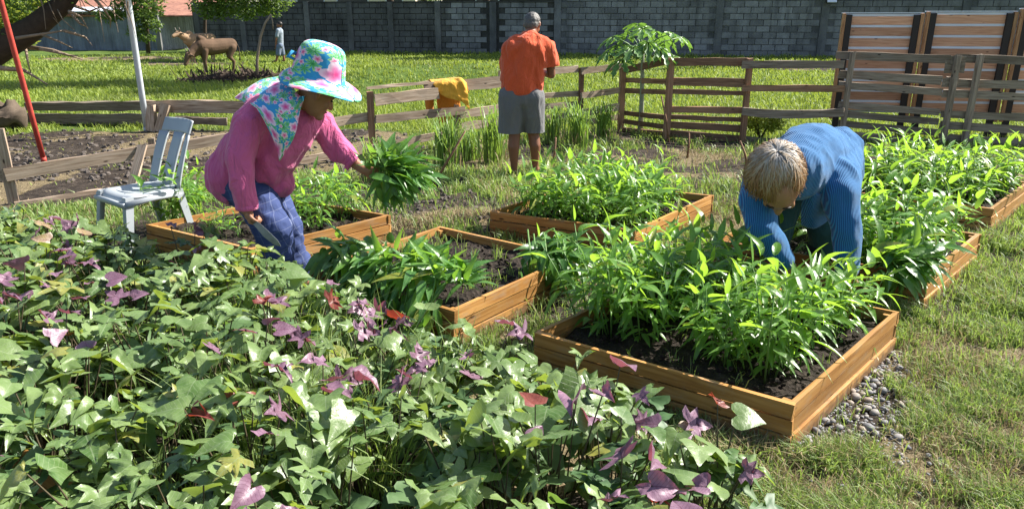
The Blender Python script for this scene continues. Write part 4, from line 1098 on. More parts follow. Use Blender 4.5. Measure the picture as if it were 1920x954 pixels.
# ------------------------------------------------------------------ cut bundles
def bundle(name, label, base, pts, n, seed, under=160, group='cut bundles of greens', lsize=(0.13, 0.21), up0=(0, 0, 1)):
    """pts: list of (anchor point, mean direction, spread radius) patches the leaves fan out from"""
    rg = random.Random(seed)
    o = thing(name, label, 'greens', tuple(base), 0, group)
    def one(mesh_list, rad):
        a, d, r = rg.choice(pts)
        p = Vector(a) + Vector((rg.gauss(0, r), rg.gauss(0, r), rg.gauss(0, r * 0.35)))
        dd = Vector(d).normalized() + Vector((rg.gauss(0, 0.45), rg.gauss(0, 0.45), rg.gauss(0, 0.3)))
        nn = Vector(up0) + Vector((rg.gauss(0, 0.4), rg.gauss(0, 0.4), 0)) - Vector((0, 0.35, 0))
        return p, dd, nn
    for i in range(n):
        p, dd, nn = one(None, 1)
        me = rg.choice(K_MESH if rg.random() < 0.45 else KD_MESH)
        link('leaf', me, o, frame(p - Vector(base), dd, nn) @ Matrix.Scale(rg.uniform(*lsize), 4))
    it = []
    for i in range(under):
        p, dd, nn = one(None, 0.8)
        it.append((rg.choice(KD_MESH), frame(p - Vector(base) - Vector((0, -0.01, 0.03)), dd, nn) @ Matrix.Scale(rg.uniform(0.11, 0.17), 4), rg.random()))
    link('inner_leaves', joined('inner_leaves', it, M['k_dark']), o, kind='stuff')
    q = MB()
    for i in range(14):
        a, d, r = rg.choice(pts); a = Vector(a) - Vector(base); d = Vector(d).normalized()
        j = Vector((rg.gauss(0, r * 0.6), rg.gauss(0, r * 0.6), rg.gauss(0, 0.01)))
        q.tube([a + j - d * 0.16 + Vector((0, 0, 0.0)), a + j, a + j + d * 0.08], 0.005, 5)
    q.build('cut_stems', M['k_stem'], o, True, kind='stuff')
    return o
L, F, R = BEDS['mid']; eF = (L - F).normalized(); eR = (R - F).normalized()
outF = Vector((-0.62, -0.78, 0))
pts = []
for f in (0.12, 0.25, 0.38, 0.5, 0.62, 0.75, 0.85):
    b = F + (L - F) * f
    pts.append((b + eR * 0.15 + Vector((0, 0, 0.13)), outF + Vector((0.3, 0, 0.55)), 0.055))
    pts.append((b + eR * 0.05 + Vector((0, 0, 0.10)), outF + Vector((0.2, 0, -0.15)), 0.05))
    if f < 0.75: pts.append((b - eR * 0.04 + Vector((0, 0, -0.0)), outF * 0.6 + Vector((0.2, 0, -0.9)), 0.035))
    if f < 0.6: pts.append((b + eR * 0.22 + Vector((0, 0, 0.08)), Vector((0.4, -0.1, 0.45)), 0.05))
bundle('greens_bundle', 'large heap of cut greens draped over the front plank of the bare bed', (F + (L - F) * 0.5) * 1.0, pts, 190, 301, 260)
c = R + (F - R) * 0.17
pts = [(c + Vector((0.0, 0.06, 0.08)), Vector((0.5, -0.5, 0.35)), 0.06), (c + Vector((-0.05, 0.1, 0.08)), Vector((-0.3, -0.5, 0.15)), 0.06), (c + Vector((0.03, -0.02, 0.06)), Vector((0.35, -0.7, -0.7)), 0.05), (c + Vector((-0.06, -0.05, 0.06)), Vector((0.1, -0.6, -0.9)), 0.05), (c + Vector((0.1, 0.0, 0.05)), Vector((0.9, -0.3, -0.1)), 0.05), (c + Vector((0.02, -0.08, 0.0)), Vector((0.15, -0.4, -1)), 0.05)]
bundle('greens_bundle', 'small bunch of cut greens hanging off the far corner of the bare bed', c, pts, 85, 302, 110, lsize=(0.11, 0.17))
f = BEDS['right'][1]
c = f + E2 * 0.08 + Vector((0, 0, 0.03))
pts = [(c + Vector((0, 0.05, 0.08)), Vector((0.7, -0.1, 0.6)), 0.06), (c + Vector((0.0, 0.0, 0.06)), Vector((0.9, -0.25, 0.05)), 0.05), (c + Vector((-0.05, -0.02, 0.05)), Vector((0.5, -0.6, -0.3)), 0.05), (c + Vector((-0.15, 0.0, 0.08)), Vector((0.3, -0.3, 0.5)), 0.06), (c + Vector((-0.1, -0.05, 0.02)), Vector((0.4, -0.5, -0.6)), 0.05)]
bundle('greens_bundle', 'bunch of greens spilling over the corner of the bed beside the woman in blue', c, pts, 85, 303, 110, lsize=(0.13, 0.22))

# ------------------------------------------------------------------ sweet potato patch
random.seed(77)
def canopy(x, y): return 0.33 - 0.08 * float(sstep(-1.0, -0.5, x)) * float(sstep(1.9, 2.4, y)) + 0.13 * float(fbm(x * 1.6, y * 1.6, 90)) + 0.10 * float(vn(x * 5, y * 5, 91))
def edge_dist(x, y):
    d = 9.0; n = len(PATCH)
    for i in range(n):
        a = np.array(PATCH[i]); b = np.array(PATCH[(i + 1) % n]); p = np.array((x, y)); ab = b - a
        t = np.clip(np.dot(p - a, ab) / np.dot(ab, ab), 0, 1); d = min(d, np.linalg.norm(p - a - t * ab))
    return d
def spud_place(x, y):
    if edge_dist(x, y) < 0.28:
        if x < -2.3 and y > 4: return 'at the edge below the plastic chair'
        if x < -1.35 and y > 3.3: return 'at the edge along the bed of the person in pink'
        if x < -0.75 and y > 2.8: return 'at the edge beside the legs of the person in pink'
        if x < -0.05 and y > 2.3: return 'at the edge beside the bare bed'
        if x > 0.2 and y > 1.6: return 'at the edge facing the pebble side bed'
        if x < -1.2 and y < 3.2: return 'near the shaded edging board'
        return 'at the open lawn edge'
    if -1.5 < x < -0.2 and y > 2.2: return 'among thin wild grass inside the patch'
    if x < -1.5: return 'deep inside between chair and edging board'
    return 'deep inside the big leaved part'
GREEN_L = 'green lobed sweet potato plant in the vine patch'
PURP_L = 'sweet potato plant with purple young leaves in the vine patch'
spots = []
yy = 1.25
while yy < 5.2:
    st = 0.21 + 0.012 * yy
    xx = -4.6
    while xx < 0.8:
        x = xx + random.uniform(-0.09, 0.09); y = yy + random.uniform(-0.09, 0.09)
        if bool(in_poly(np.array([x]), np.array([y]), PATCH)[0]):
            pxl = CX + CAM_F * x / (y * _c + (CAM_H - 0.35) * _s)
            if -120 < pxl < 1600: spots.append((x, y))
        xx += st
    yy += st
def spud(x, y, purple):
    rg = random
    o = thing('sweet_potato_plant', ('purple leaved sweet potato plant ' if purple else 'green sweet potato plant ') + spud_place(x, y), 'plant', (x, y, 0.04), 0, 'purple tipped sweet potato plants' if purple else 'green sweet potato plants')
    ed = min(1.0, edge_dist(x, y) / 0.30)
    q = MB(); n = rg.randint(14, 18) if y > 2.2 else rg.randint(13, 16)
    for i in range(n):
        a = rg.uniform(0, 6.28); r = 0.17 * math.sqrt(rg.random())
        lx, ly = x + math.cos(a) * r, y + math.sin(a) * r
        H = canopy(lx, ly) * (0.84 + 0.16 * ed)
        top = i < 9
        h = H * (rg.uniform(0.86, 1.10) if top else rg.uniform(0.5, 0.88))
        p = Vector((lx, ly, h))
        az = rg.uniform(0, 6.28)
        d = sph(az, rg.uniform(-0.55, 0.25))
        nn = Vector((rg.gauss(0.22, 0.33), rg.gauss(0.0, 0.33), 1))
        s = rg.uniform(0.068, 0.118) * (1.0 if top else 0.9)
        if purple and top and i < 4:
            me = rg.choice(SP_MESH) if rg.random() < 0.90 else rg.choice(SR_MESH); s = rg.uniform(0.05, 0.088)
            p.z += 0.03; nn = Vector((rg.gauss(0, 0.6), rg.gauss(-0.2, 0.6), 0.9)); d = sph(az, rg.uniform(-0.3, 0.6))
        else:
            me = rg.choice(S_MESH)
        put_leaf(o, me, p, d, nn, s)
        b = Vector((x + rg.uniform(-0.05, 0.05), y + rg.uniform(-0.05, 0.05), 0.02))
        q.tube([b - o.location, (b.lerp(p, 0.55) + Vector((0, 0, 0.03))) - o.location, p - o.location], [0.004, 0.003, 0.0022], 4, False)
    q.build('petioles', M['s_stem'], o, True, kind='stuff')
for (x, y) in spots:
    spud(x, y, random.random() < 0.24)
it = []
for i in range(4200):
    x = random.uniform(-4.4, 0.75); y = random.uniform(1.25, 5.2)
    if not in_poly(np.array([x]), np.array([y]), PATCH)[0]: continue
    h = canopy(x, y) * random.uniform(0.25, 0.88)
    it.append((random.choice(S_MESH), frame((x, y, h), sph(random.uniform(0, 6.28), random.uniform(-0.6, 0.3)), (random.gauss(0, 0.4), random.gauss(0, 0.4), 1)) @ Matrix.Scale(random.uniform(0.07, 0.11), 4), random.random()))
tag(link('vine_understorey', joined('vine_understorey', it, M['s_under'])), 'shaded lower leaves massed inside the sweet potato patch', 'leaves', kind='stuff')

# ------------------------------------------------------------------ grasses
def blades(x, y, z, h, w, seed, lean=0.6, bias=(0, 0)):
    """3-triangle blades; returns V, F, tint"""
    rng = np.random.default_rng(seed); n = len(x)
    a = rng.uniform(0, 2 * np.pi, n); ln = h * rng.uniform(0.1, 1.0, n) * lean
    dx = np.cos(a) * ln + bias[0] * h; dy = np.sin(a) * ln + bias[1] * h
    f = rng.uniform(0, 2 * np.pi, n); wx = np.cos(f) * w / 2; wy = np.sin(f) * w / 2
    B = np.stack([x, y, z], 1)
    mid = B + np.stack([dx * 0.35, dy * 0.35, h * 0.62], 1)
    tip = B + np.stack([dx, dy, h * np.maximum(0.35, 1 - 0.35 * lean * rng.uniform(0, 1, n))], 1)
    W = np.stack([wx, wy, np.zeros(n)], 1)
    V = np.stack([B - W, B + W, mid + W * 0.8, mid - W * 0.8, tip], 1).reshape(-1, 3)
    i = np.arange(n)[:, None] * 5
    F = np.concatenate([i + [0, 1, 2], i + [0, 2, 3], i + [3, 2, 4]], 0)
    return V, F, np.repeat(rng.uniform(0, 1, n), 5)
rng = np.random.default_rng(5)
N = 520000
ang = rng.uniform(-0.80, 0.80, N); r = np.exp(rng.uniform(math.log(1.5), math.log(36), N))
gx = np.sin(ang) * r; gy = np.cos(ang) * r
# gather into tufts
tuft = rng.normal(0, 1, (N, 2)) * 0.0
Nx = 170000
ang = rng.uniform(0.12, 0.85, Nx); rx_ = np.exp(rng.uniform(math.log(1.7), math.log(7.5), Nx))
gx = np.concatenate([gx, np.sin(ang) * rx_]); gy = np.concatenate([gy, np.cos(ang) * rx_]); r = np.concatenate([r, rx_]); N = N + Nx
so, stw, g, h = zones(gx, gy)
clump = fbm(gx * 5.5, gy * 5.5, 71)
keep = (rng.uniform(0, 1, N) < g * (0.35 + 1.0 * sstep(0.35, 0.6, clump))) & ~in_beds(gx, gy, 0.015) & ~(in_poly(gx, gy, PATCH) & (rng.uniform(0, 1, N) < 0.9))
wallclear = (gy < (WA.y + (gx - WA.x) * (WB.y - WA.y) / (WB.x - WA.x)) - 0.1)
keep &= wallclear
gx, gy, h, r, clump, stw = gx[keep], gy[keep], h[keep], r[keep], clump[keep], stw[keep]
gzv = gz(gx, gy)
inside = gy < fence_y(gx)
hh = h * rng.uniform(0.5, 1.35, len(gx)) * (0.7 + 0.8 * clump)
# taller fringe at the foot of the wall
near_wall = np.clip(1 - ((WA.y + (gx - WA.x) * (WB.y - WA.y) / (WB.x - WA.x)) - gy) / 2.2, 0, 1)
hh = hh + near_wall * 0.10
ww = np.clip(0.0012 * r, 0.0040, 0.05) * rng.uniform(0.7, 1.4, len(gx))
dry = inside & (rng.uniform(0, 1, len(gx)) < np.where(inside, 0.14 + 0.30 * sstep(0.3, 0.8, stw), 0))
for nm, sel, m, lb in (('lawn_grass', inside & ~dry, M['grass'], 'green blades of grass and weeds on the garden ground'), ('field_grass', ~inside, M['field_grass'], 'sunlit pasture grass covering the field beyond the fence')):
    V, F, t = blades(gx[sel], gy[sel], gzv[sel] - 0.005, hh[sel], ww[sel], 9, 1.1, (-0.1, 0))
    tag(link(nm, np_mesh(nm, V, F, m, tint=t)), lb, 'grass', kind='stuff')
# dry stalks and straw lying flat
N2 = 90000
ang = rng.uniform(-0.8, 0.8, N2); r2 = np.exp(rng.uniform(math.log(1.5), math.log(13), N2)); sx = np.sin(ang) * r2; sy = np.cos(ang) * r2
so, stw2, g, h2 = zones(sx, sy)
k = (rng.uniform(0, 1, N2) < 0.10 + 0.6 * sstep(0.3, 0.8, stw2)) & ~in_beds(sx, sy, 0.01) & ~in_poly(sx, sy, PATCH)
sx, sy, r2 = sx[k], sy[k], r2[k]; n = len(sx)
V, F, t = blades(sx, sy, gz(sx, sy), np.full(n, 0.018) * rng.uniform(0.5, 1.8, n), np.clip(0.0011 * r2, 0.003, 0.02), 13, 4.5)
V2_, F2_, t2_ = blades(gx[dry], gy[dry], gzv[dry], hh[dry], ww[dry], 14, 1.2)
tag(link('dry_straw', np_mesh('dry_straw', np.concatenate([V, V2_]), np.concatenate([F, F2_ + len(V)]), M['dry_grass'], tint=np.concatenate([t, t2_]))), 'dry straw scattered over the garden soil and lawn', 'straw', kind='stuff')
# wild grass among the sweet potatoes
Vs = []; Fs = []; Ts = []; off = 0
random.seed(31)
for i in range(64):
    px = random.choice((random.uniform(420, 760), random.uniform(150, 900), random.uniform(300, 720))); py = random.uniform(520, 800) if random.random() < 0.8 else random.uniform(800, 930)
    c = at(px, py, z=0.30)
    if not in_poly(np.array([c.x]), np.array([c.y]), PATCH)[0]: continue
    n = random.randint(14, 30)
    x = c.x + rng.normal(0, 0.035, n); y = c.y + rng.normal(0, 0.035, n)
    V, F, t = blades(x, y, np.full(n, 0.12), rng.uniform(0.22, 0.42, n), np.full(n, 0.0045), 100 + i, 0.9)
    Vs.append(V); Fs.append(F + off); Ts.append(t); off += len(V)
tag(link('wild_grass', np_mesh('wild_grass', np.concatenate(Vs), np.concatenate(Fs), M['grass'], tint=np.concatenate(Ts))), 'thin wild grass poking up through the sweet potato leaves', 'grass', kind='stuff')
# weeds on the bare bed
Vs = []; Fs = []; Ts = []; off = 0
for i in range(46):
    c = bed_uv('mid', random.uniform(0.1, 0.95), random.uniform(0.3, 0.95), 0.145); n = random.randint(5, 16)
    V, F, t = blades(c.x + rng.normal(0, 0.02, n), c.y + rng.normal(0, 0.02, n), np.full(n, 0.14), rng.uniform(0.03, 0.13, n), np.full(n, 0.005), 300 + i, 0.8)
    Vs.append(V); Fs.append(F + off); Ts.append(t); off += len(V)
for k in ('woman', 'near', 'right'):
    for i in range(26):
        c = bed_uv(k, random.uniform(0.05, 0.95), random.uniform(0.05, 0.95), 0.14); n = random.randint(3, 9)
        V, F, t = blades(c.x + rng.normal(0, 0.02, n), c.y + rng.normal(0, 0.02, n), np.full(n, 0.14), rng.uniform(0.03, 0.09, n), np.full(n, 0.004), 500 + i, 0.9)
        Vs.append(V); Fs.append(F + off); Ts.append(t); off += len(V)
tag(link('bed_weeds', np_mesh('bed_weeds', np.concatenate(Vs), np.concatenate(Fs), M['grass'], tint=np.concatenate(Ts))), 'small weed seedlings sprouting on the raised bed soil', 'weeds', kind='stuff')

# ------------------------------------------------------------------ lemongrass clumps along the fence
random.seed(12)
def arch_blades(c, n, h, w, seed, spread=0.06, out=0.55):
    rg = np.random.default_rng(seed)
    a = rg.uniform(0, 6.283, n); hh = h * rg.uniform(0.6, 1.1, n); rr = rg.uniform(0.1, 1, n) * out * hh
    bx = c[0] + rg.normal(0, spread, n); by = c[1] + rg.normal(0, spread, n)
    T = np.array([0, 0.35, 0.7, 1.0]); zf = np.array([0, 0.5, 0.88, 0.86]); rf = np.array([0, 0.18, 0.55, 1.0]); wf = np.array([0.8, 1, 0.8, 0.1])
    wa = a + np.pi / 2 + rg.uniform(-0.5, 0.5, n)
    V = np.empty((n, 8, 3)); 
    droop = rg.uniform(0, 0.35, n)
    for k in range(4):
        px = bx + np.cos(a) * rr * rf[k]; py = by + np.sin(a) * rr * rf[k]; pz = c[2] + hh * (zf[k] - droop * T[k] ** 3)
        ww = w * wf[k] / 2
        V[:, 2 * k] = np.stack([px - np.cos(wa) * ww, py - np.sin(wa) * ww, pz], 1); V[:, 2 * k + 1] = np.stack([px + np.cos(wa) * ww, py + np.sin(wa) * ww, pz], 1)
    i = np.arange(n)[:, None] * 8
    F = np.concatenate([i + [2 * k, 2 * k + 1, 2 * k + 3] for k in range(3)] + [i + [2 * k, 2 * k + 3, 2 * k + 2] for k in range(3)], 0)
    return V.reshape(-1, 3), F, np.repeat(rg.uniform(0, 1, n), 8)
for i, (px, py, h, wh) in enumerate(((840, 318, 0.62, 'behind the slanting stick'), (925, 306, 0.66, 'at the left leg of the orange person'), (1085, 280, 0.62, 'midway between orange person and papaya'), (1040, 268, 0.5, 'at the right leg of the orange person'), (1130, 262, 0.55, 'beside the corner post by the papaya'), (880, 300, 0.4, 'low, between slanting stick and orange person'), (705, 345, 0.5, 'behind the greens held by the pink person'))):
    c = at(px, py, z=0)
    o = thing('lemongrass_clump', 'arching lemongrass clump ' + wh, 'plant', tuple(c), 0, 'lemongrass clumps along the fence')
    V, F, t = arch_blades((0, 0, -0.01), 95, h * 1.08, 0.014, 60 + i)
    link('blades', np_mesh('blades', V, F, M['lemongrass'], tint=t), o, kind='stuff')
    V, F, t = arch_blades((0, 0, -0.01), 26, h * 0.5, 0.012, 80 + i, 0.08, 0.9)
    link('dry_blades', np_mesh('dry_blades', V, F, M['dry_grass'], tint=t), o, kind='stuff')

# ------------------------------------------------------------------ papaya
def papaya_leaf():
    V = [(0, 0, 0)]; F = []; uv = [(0, 0)]
    for k in range(7):
        a = math.radians(-132 + 44 * k); Lk = (0.62, 0.85, 0.98, 1.08, 0.98, 0.85, 0.62)[k]
        d = Vector((math.sin(a), math.cos(a), 0)); s = Vector((d.y, -d.x, 0))
        sta = [(0.15, 0.05), (0.42, 0.09), (0.55, 0.20), (0.66, 0.10), (0.80, 0.16), (0.86, 0.05), (1.0, 0.0)]
        base = len(V)
        for (f, w) in sta:
            zc = -0.32 * (f * Lk) ** 2
            for q in (-1, 0, 1):
                p = d * f * Lk + s * w * q * Lk; V.append((p.x, p.y, zc + 0.06 * (1 - abs(q)) * -1 + 0.0)); uv.append((q * w, f))
        F += [(0, base, base + 1), (0, base + 1, base + 2)]
        for i in range(len(sta) - 1):
            for q in range(2):
                b = base + i * 3 + q; F += [(b, b + 1, b + 4), (b, b + 4, b + 3)]
    return np_mesh('leaf', np.array(V), np.array(F), M['papaya_leaf'], uv=np.array(uv), smooth=True)
PL_ = papaya_leaf()
pb = at(1200, 252, z=0); PY = pb.y
pap = thing('papaya_tree', 'young papaya tree with a spreading crown of lobed leaves by the fence', 'tree', tuple(pb))
tops = at(1205, 118, Y=PY)
q = MB(); q.tube([Vector((0, 0, -0.05)), at(1203, 200, Y=PY) - pb, tops - pb, at(1206, 90, Y=PY) - pb], [0.042, 0.034, 0.026, 0.014], 10); q.build('trunk', M['pipe_trunk'] if 'pipe_trunk' in M else mat_plain('papaya_trunk', (0.26, 0.28, 0.20), 0.8, 0.2, 0.3, 14, 0.4), pap, True)
random.seed(4)
for (px, py, dy, s) in ((1150, 68, -0.1, 0.24), (1140, 98, -0.3, 0.20), (1165, 112, -0.4, 0.22), (1180, 62, 0.3, 0.26), (1205, 52, -0.2, 0.25), (1232, 60, 0.3, 0.25), (1262, 62, -0.1, 0.24), (1280, 70, 0.2, 0.17), (1238, 90, -0.45, 0.26), (1262, 104, -0.3, 0.22), (1215, 78, -0.5, 0.26), (1185, 88, -0.5, 0.25), (1245, 72, 0.5, 0.22), (1195, 45, 0.5, 0.22), (1160, 85, 0.4, 0.22), (1222, 112, 0.1, 0.15)):
    p = at(px, py, Y=PY + dy)
    b0 = tops.lerp(at(1206, 90, Y=PY), random.random())
    out = Vector((p.x - tops.x, p.y - tops.y, 0)); out = out.normalized() if out.length > 0.03 else Vector((0, -1, 0))
    lf = put_leaf(pap, PL_, p, out + Vector((0, 0, -0.35)), out * 0.55 + Vector((0, 0, 1)), s * 1.12)
    q = MB(); q.tube([b0 - pb, (b0.lerp(p, 0.5) + Vector((0, 0, 0.05))) - pb, p - pb], [0.011, 0.008, 0.006], 5); q.build('petiole', M['k_stem'], pap, True)
# yellow-green shrub
sb = at(1425, 262, z=0)
shr = thing('yellow_green_shrub', 'small yellow green shrub against the plank fence behind the woman in blue', 'shrub', tuple(sb))
for i in range(7):
    a = random.uniform(0, 6.28); branch(shr, 'stem', [sb, sb + Vector((math.cos(a) * 0.1, math.sin(a) * 0.1, 0.2)), sb + Vector((math.cos(a) * 0.22, math.sin(a) * 0.2, 0.38))], [0.012, 0.008, 0.004], M['bark'], 5)
crown(shr, [(sb.x, sb.y, 0.26, 0.26, 0.24, 0.17), (sb.x - 0.14, sb.y, 0.30, 0.14, 0.15, 0.12), (sb.x + 0.14, sb.y - 0.05, 0.24, 0.16, 0.15, 0.12)], 1500, 0.055, M['shrub_leaf'], 44, 'foliage')
# sticks standing in the beds and soil
for lb, (x0, y0, x1, y1, Y) in (('thin slanting stick in the weeds beside the lemongrass', (808, 366, 872, 246, 7.0)), ('dark short stick in the soil behind the man in orange', (1035, 292, 1042, 258, 8.0)), ('brown stake in the bare soil near the papaya', (1288, 300, 1292, 250, 8.5)), ('slanting thin stick behind the head of the woman in blue', (1404, 295, 1388, 265, 8.0)), ('thin leaning cane against the fence post by the papaya', (1255, 268, 1240, 180, 9.6))):
    b = at(x0, y0, Y=Y); b.z = 0; t = at(x1, y1, Y=Y - 0.05)
    o = thing('stick', lb, 'stick', tuple(b)); q = MB(); q.tube([Vector((0, 0, -0.03)), (t - b) * 0.5 + Vector((0.01, 0, 0)), t - b], [0.013, 0.012, 0.009], 6); q.build('shaft', M['brown_wood'], o, True)

# ------------------------------------------------------------------ pebbles
def pebble(seed):
    rg = random.Random(seed); q = MB(); q.ball((0, 0, 0), (1, rg.uniform(0.6, 0.85), rg.uniform(0.4, 0.6)), 7, 4)
    q.v = [tuple(Vector(v) * (1 + 0.16 * mnoise.noise(Vector(v) * 1.4 + Vector((seed, 0, 0))))) for v in q.v]
    return q.mesh('pebble', M['stone'], True)
PEB = [pebble(k) for k in range(9)]
random.seed(61)
L, F, R = BEDS['near']; n_ = 0
pebs = []
def try_peb(x, y, s):
    if in_beds(np.array([x]), np.array([y]), 0.02)[0]: return False
    for (a, b, c) in pebs[-400:]:
        if (a - x) ** 2 + (b - y) ** 2 < ((c + s) * 0.62) ** 2: return False
    pebs.append((x, y, s)); return True
nr = Vector((E1.y, -E1.x, 0))
for i in range(2600):
    t = random.random(); p = F + (R - F) * (t * 0.95)
    wmax = 0.05 + 0.26 * math.sin(math.pi * min(1, t * 1.02)) ** 0.7
    dd = 0.02 + wmax * random.random() ** 1.25
    p = p + nr * dd
    if len(pebs) < 236: try_peb(p.x, p.y, 0.007 + 0.019 * random.random() ** 1.8)
for i in range(900):
    px, py = random.uniform(1500, 1800), random.uniform(650, 930)
    p = at(px, py, z=0)
    if len(pebs) < 280 and float(fbm(p.x * 4, p.y * 4, 15)) > 0.55: try_peb(p.x, p.y, random.uniform(0.008, 0.02))
f = BEDS['right'][1]
for i in range(200):
    p = f + E1 * random.uniform(0, 1.2) + nr * random.uniform(0.02, 0.10)
    if len(pebs) < 298: try_peb(p.x, p.y, random.uniform(0.012, 0.022))
for (x, y, s) in pebs:
    z = float(gz(x, y)) + s * 0.22 + (0.012 * random.random())
    link('pebble', random.choice(PEB), GROUND, Matrix.Translation((x, y, z)) @ Matrix.Rotation(random.uniform(0, 6.28), 4, 'Z') @ Matrix.Rotation(random.uniform(-0.35, 0.35), 4, 'X') @ Matrix.Scale(s, 4))
# fine gravel and dark clods
q = MB()
for i in range(800):
    t = random.random(); p = F + (R - F) * t + nr * (0.02 + 0.34 * random.random() ** 1.6)
    s = random.uniform(0.004, 0.010); q.ball((p.x, p.y, float(gz(p.x, p.y)) + s * 0.2), (s, s * 0.8, s * 0.55), 5, 3, Matrix.Rotation(random.uniform(0, 6), 3, 'Z'))
tag(q.build('gravel', M['gravel'], None), 'fine grey gravel between the pebbles beside the bed', 'gravel', kind='stuff')
q = MB()
for i in range(1500):
    if i < 1150: 
        px, py = random.uniform(-20, 830), random.uniform(225, 345); p = at(px, py, z=0)
    else:
        px, py = random.uniform(690, 980), random.uniform(340, 430); p = at(px, py, z=0)
    if in_beds(np.array([p.x]), np.array([p.y]), 0.03)[0]: continue
    if zones(np.array([p.x]), np.array([p.y]))[0][0] < 0.45: continue
    s = random.uniform(0.012, 0.045) * (1.0 if i < 1150 else 0.8)
    q.ball((p.x, p.y, float(gz(p.x, p.y)) + s * 0.2), (s, s * random.uniform(0.5, 0.9), s * 0.6), 5, 4, Matrix.Rotation(random.uniform(0, 6), 3, 'Z'))
q.v = [tuple(Vector(v) + Vector([random.uniform(-0.006, 0.006) for _ in range(3)])) for v in q.v]
M['clod'] = mat_plain('clod', (0.10, 0.085, 0.075), 0.95, 0.15, 0.6, 7, 0.6)
tag(q.build('soil_clods', M['clod'], None), 'dark clods and rubble lying on the soil strips', 'clods', kind='stuff')
# tufts of turned turf
Vs = []; Fs = []; Ts = []; off = 0
for (px, py, rx, ry, n) in ((800, 425, 0.35, 0.14, 900), (880, 412, 0.3, 0.12, 800), (1360, 400, 0.12, 0.3, 500), (1340, 290, 0.5, 0.4, 900)):
    c = at(px, py, z=0); x = c.x + rng.normal(0, rx * 0.6, n); y = c.y + rng.normal(0, ry * 0.8, n)
    kk = ~in_beds(x, y, 0.02); x, y = x[kk], y[kk]
    V, F, t = blades(x, y, gz(x, y) - 0.004, rng.uniform(0.03, 0.085, len(x)), np.full(len(x), 0.006), int(px), 2.2)
    Vs.append(V); Fs.append(F + off); Ts.append(t); off += len(V)
tag(link('dead_turf', np_mesh('dead_turf', np.concatenate(Vs), np.concatenate(Fs), M['dry_grass'], tint=np.concatenate(Ts))), 'clumps of uprooted dead turf between the beds', 'turf', kind='stuff')

# ------------------------------------------------------------------ cloth surfaces from a grid of control points
def cr(p0, p1, p2, p3, t):
    return 0.5 * ((2 * p1) + (-p0 + p2) * t + (2 * p0 - 5 * p1 + 4 * p2 - p3) * t * t + (-p0 + 3 * p1 - 3 * p2 + p3) * t ** 3)
def spline(P, n):
    out = []
    for i in range(n):
        f = i / (n - 1) * (len(P) - 1); k = min(int(f), len(P) - 2); t = f - k
        out.append(cr(P[max(k - 1, 0)], P[k], P[k + 1], P[min(k + 2, len(P) - 1)], t))
    return out
def sheet(name, grid, m, parent, nu=30, nv=30, thick=0.004, ripple=0.0, uvs=(1, 1), rfreq=30):
    org = parent.location
    rows = [spline(r, nu) for r in grid]
    cols = list(zip(*rows))
    pts = [spline(list(c), nv) for c in cols]           # nu x nv
    V = []; uv = []
    for i in range(nu):
        for j in range(nv):
            p = pts[i][j]
            w = mnoise.noise(p * rfreq) * ripple
            V.append(tuple(p + Vector((0.3 * w, -w, 0.3 * w)) - org)); uv.append((i / (nu - 1) * uvs[0], j / (nv - 1) * uvs[1]))
    idx = np.arange(nu * nv).reshape(nu, nv)
    F = np.stack([idx[:-1, :-1].ravel(), idx[:-1, 1:].ravel(), idx[1:, 1:].ravel(), idx[1:, :-1].ravel()], 1)
    me = np_mesh(name, np.array(V), F, m, uv=np.array(uv), smooth=True)
    o = link(name, me, parent)
    s = o.modifiers.new('t', 'SOLIDIFY'); s.thickness = thick; s.offset = 0
    return o
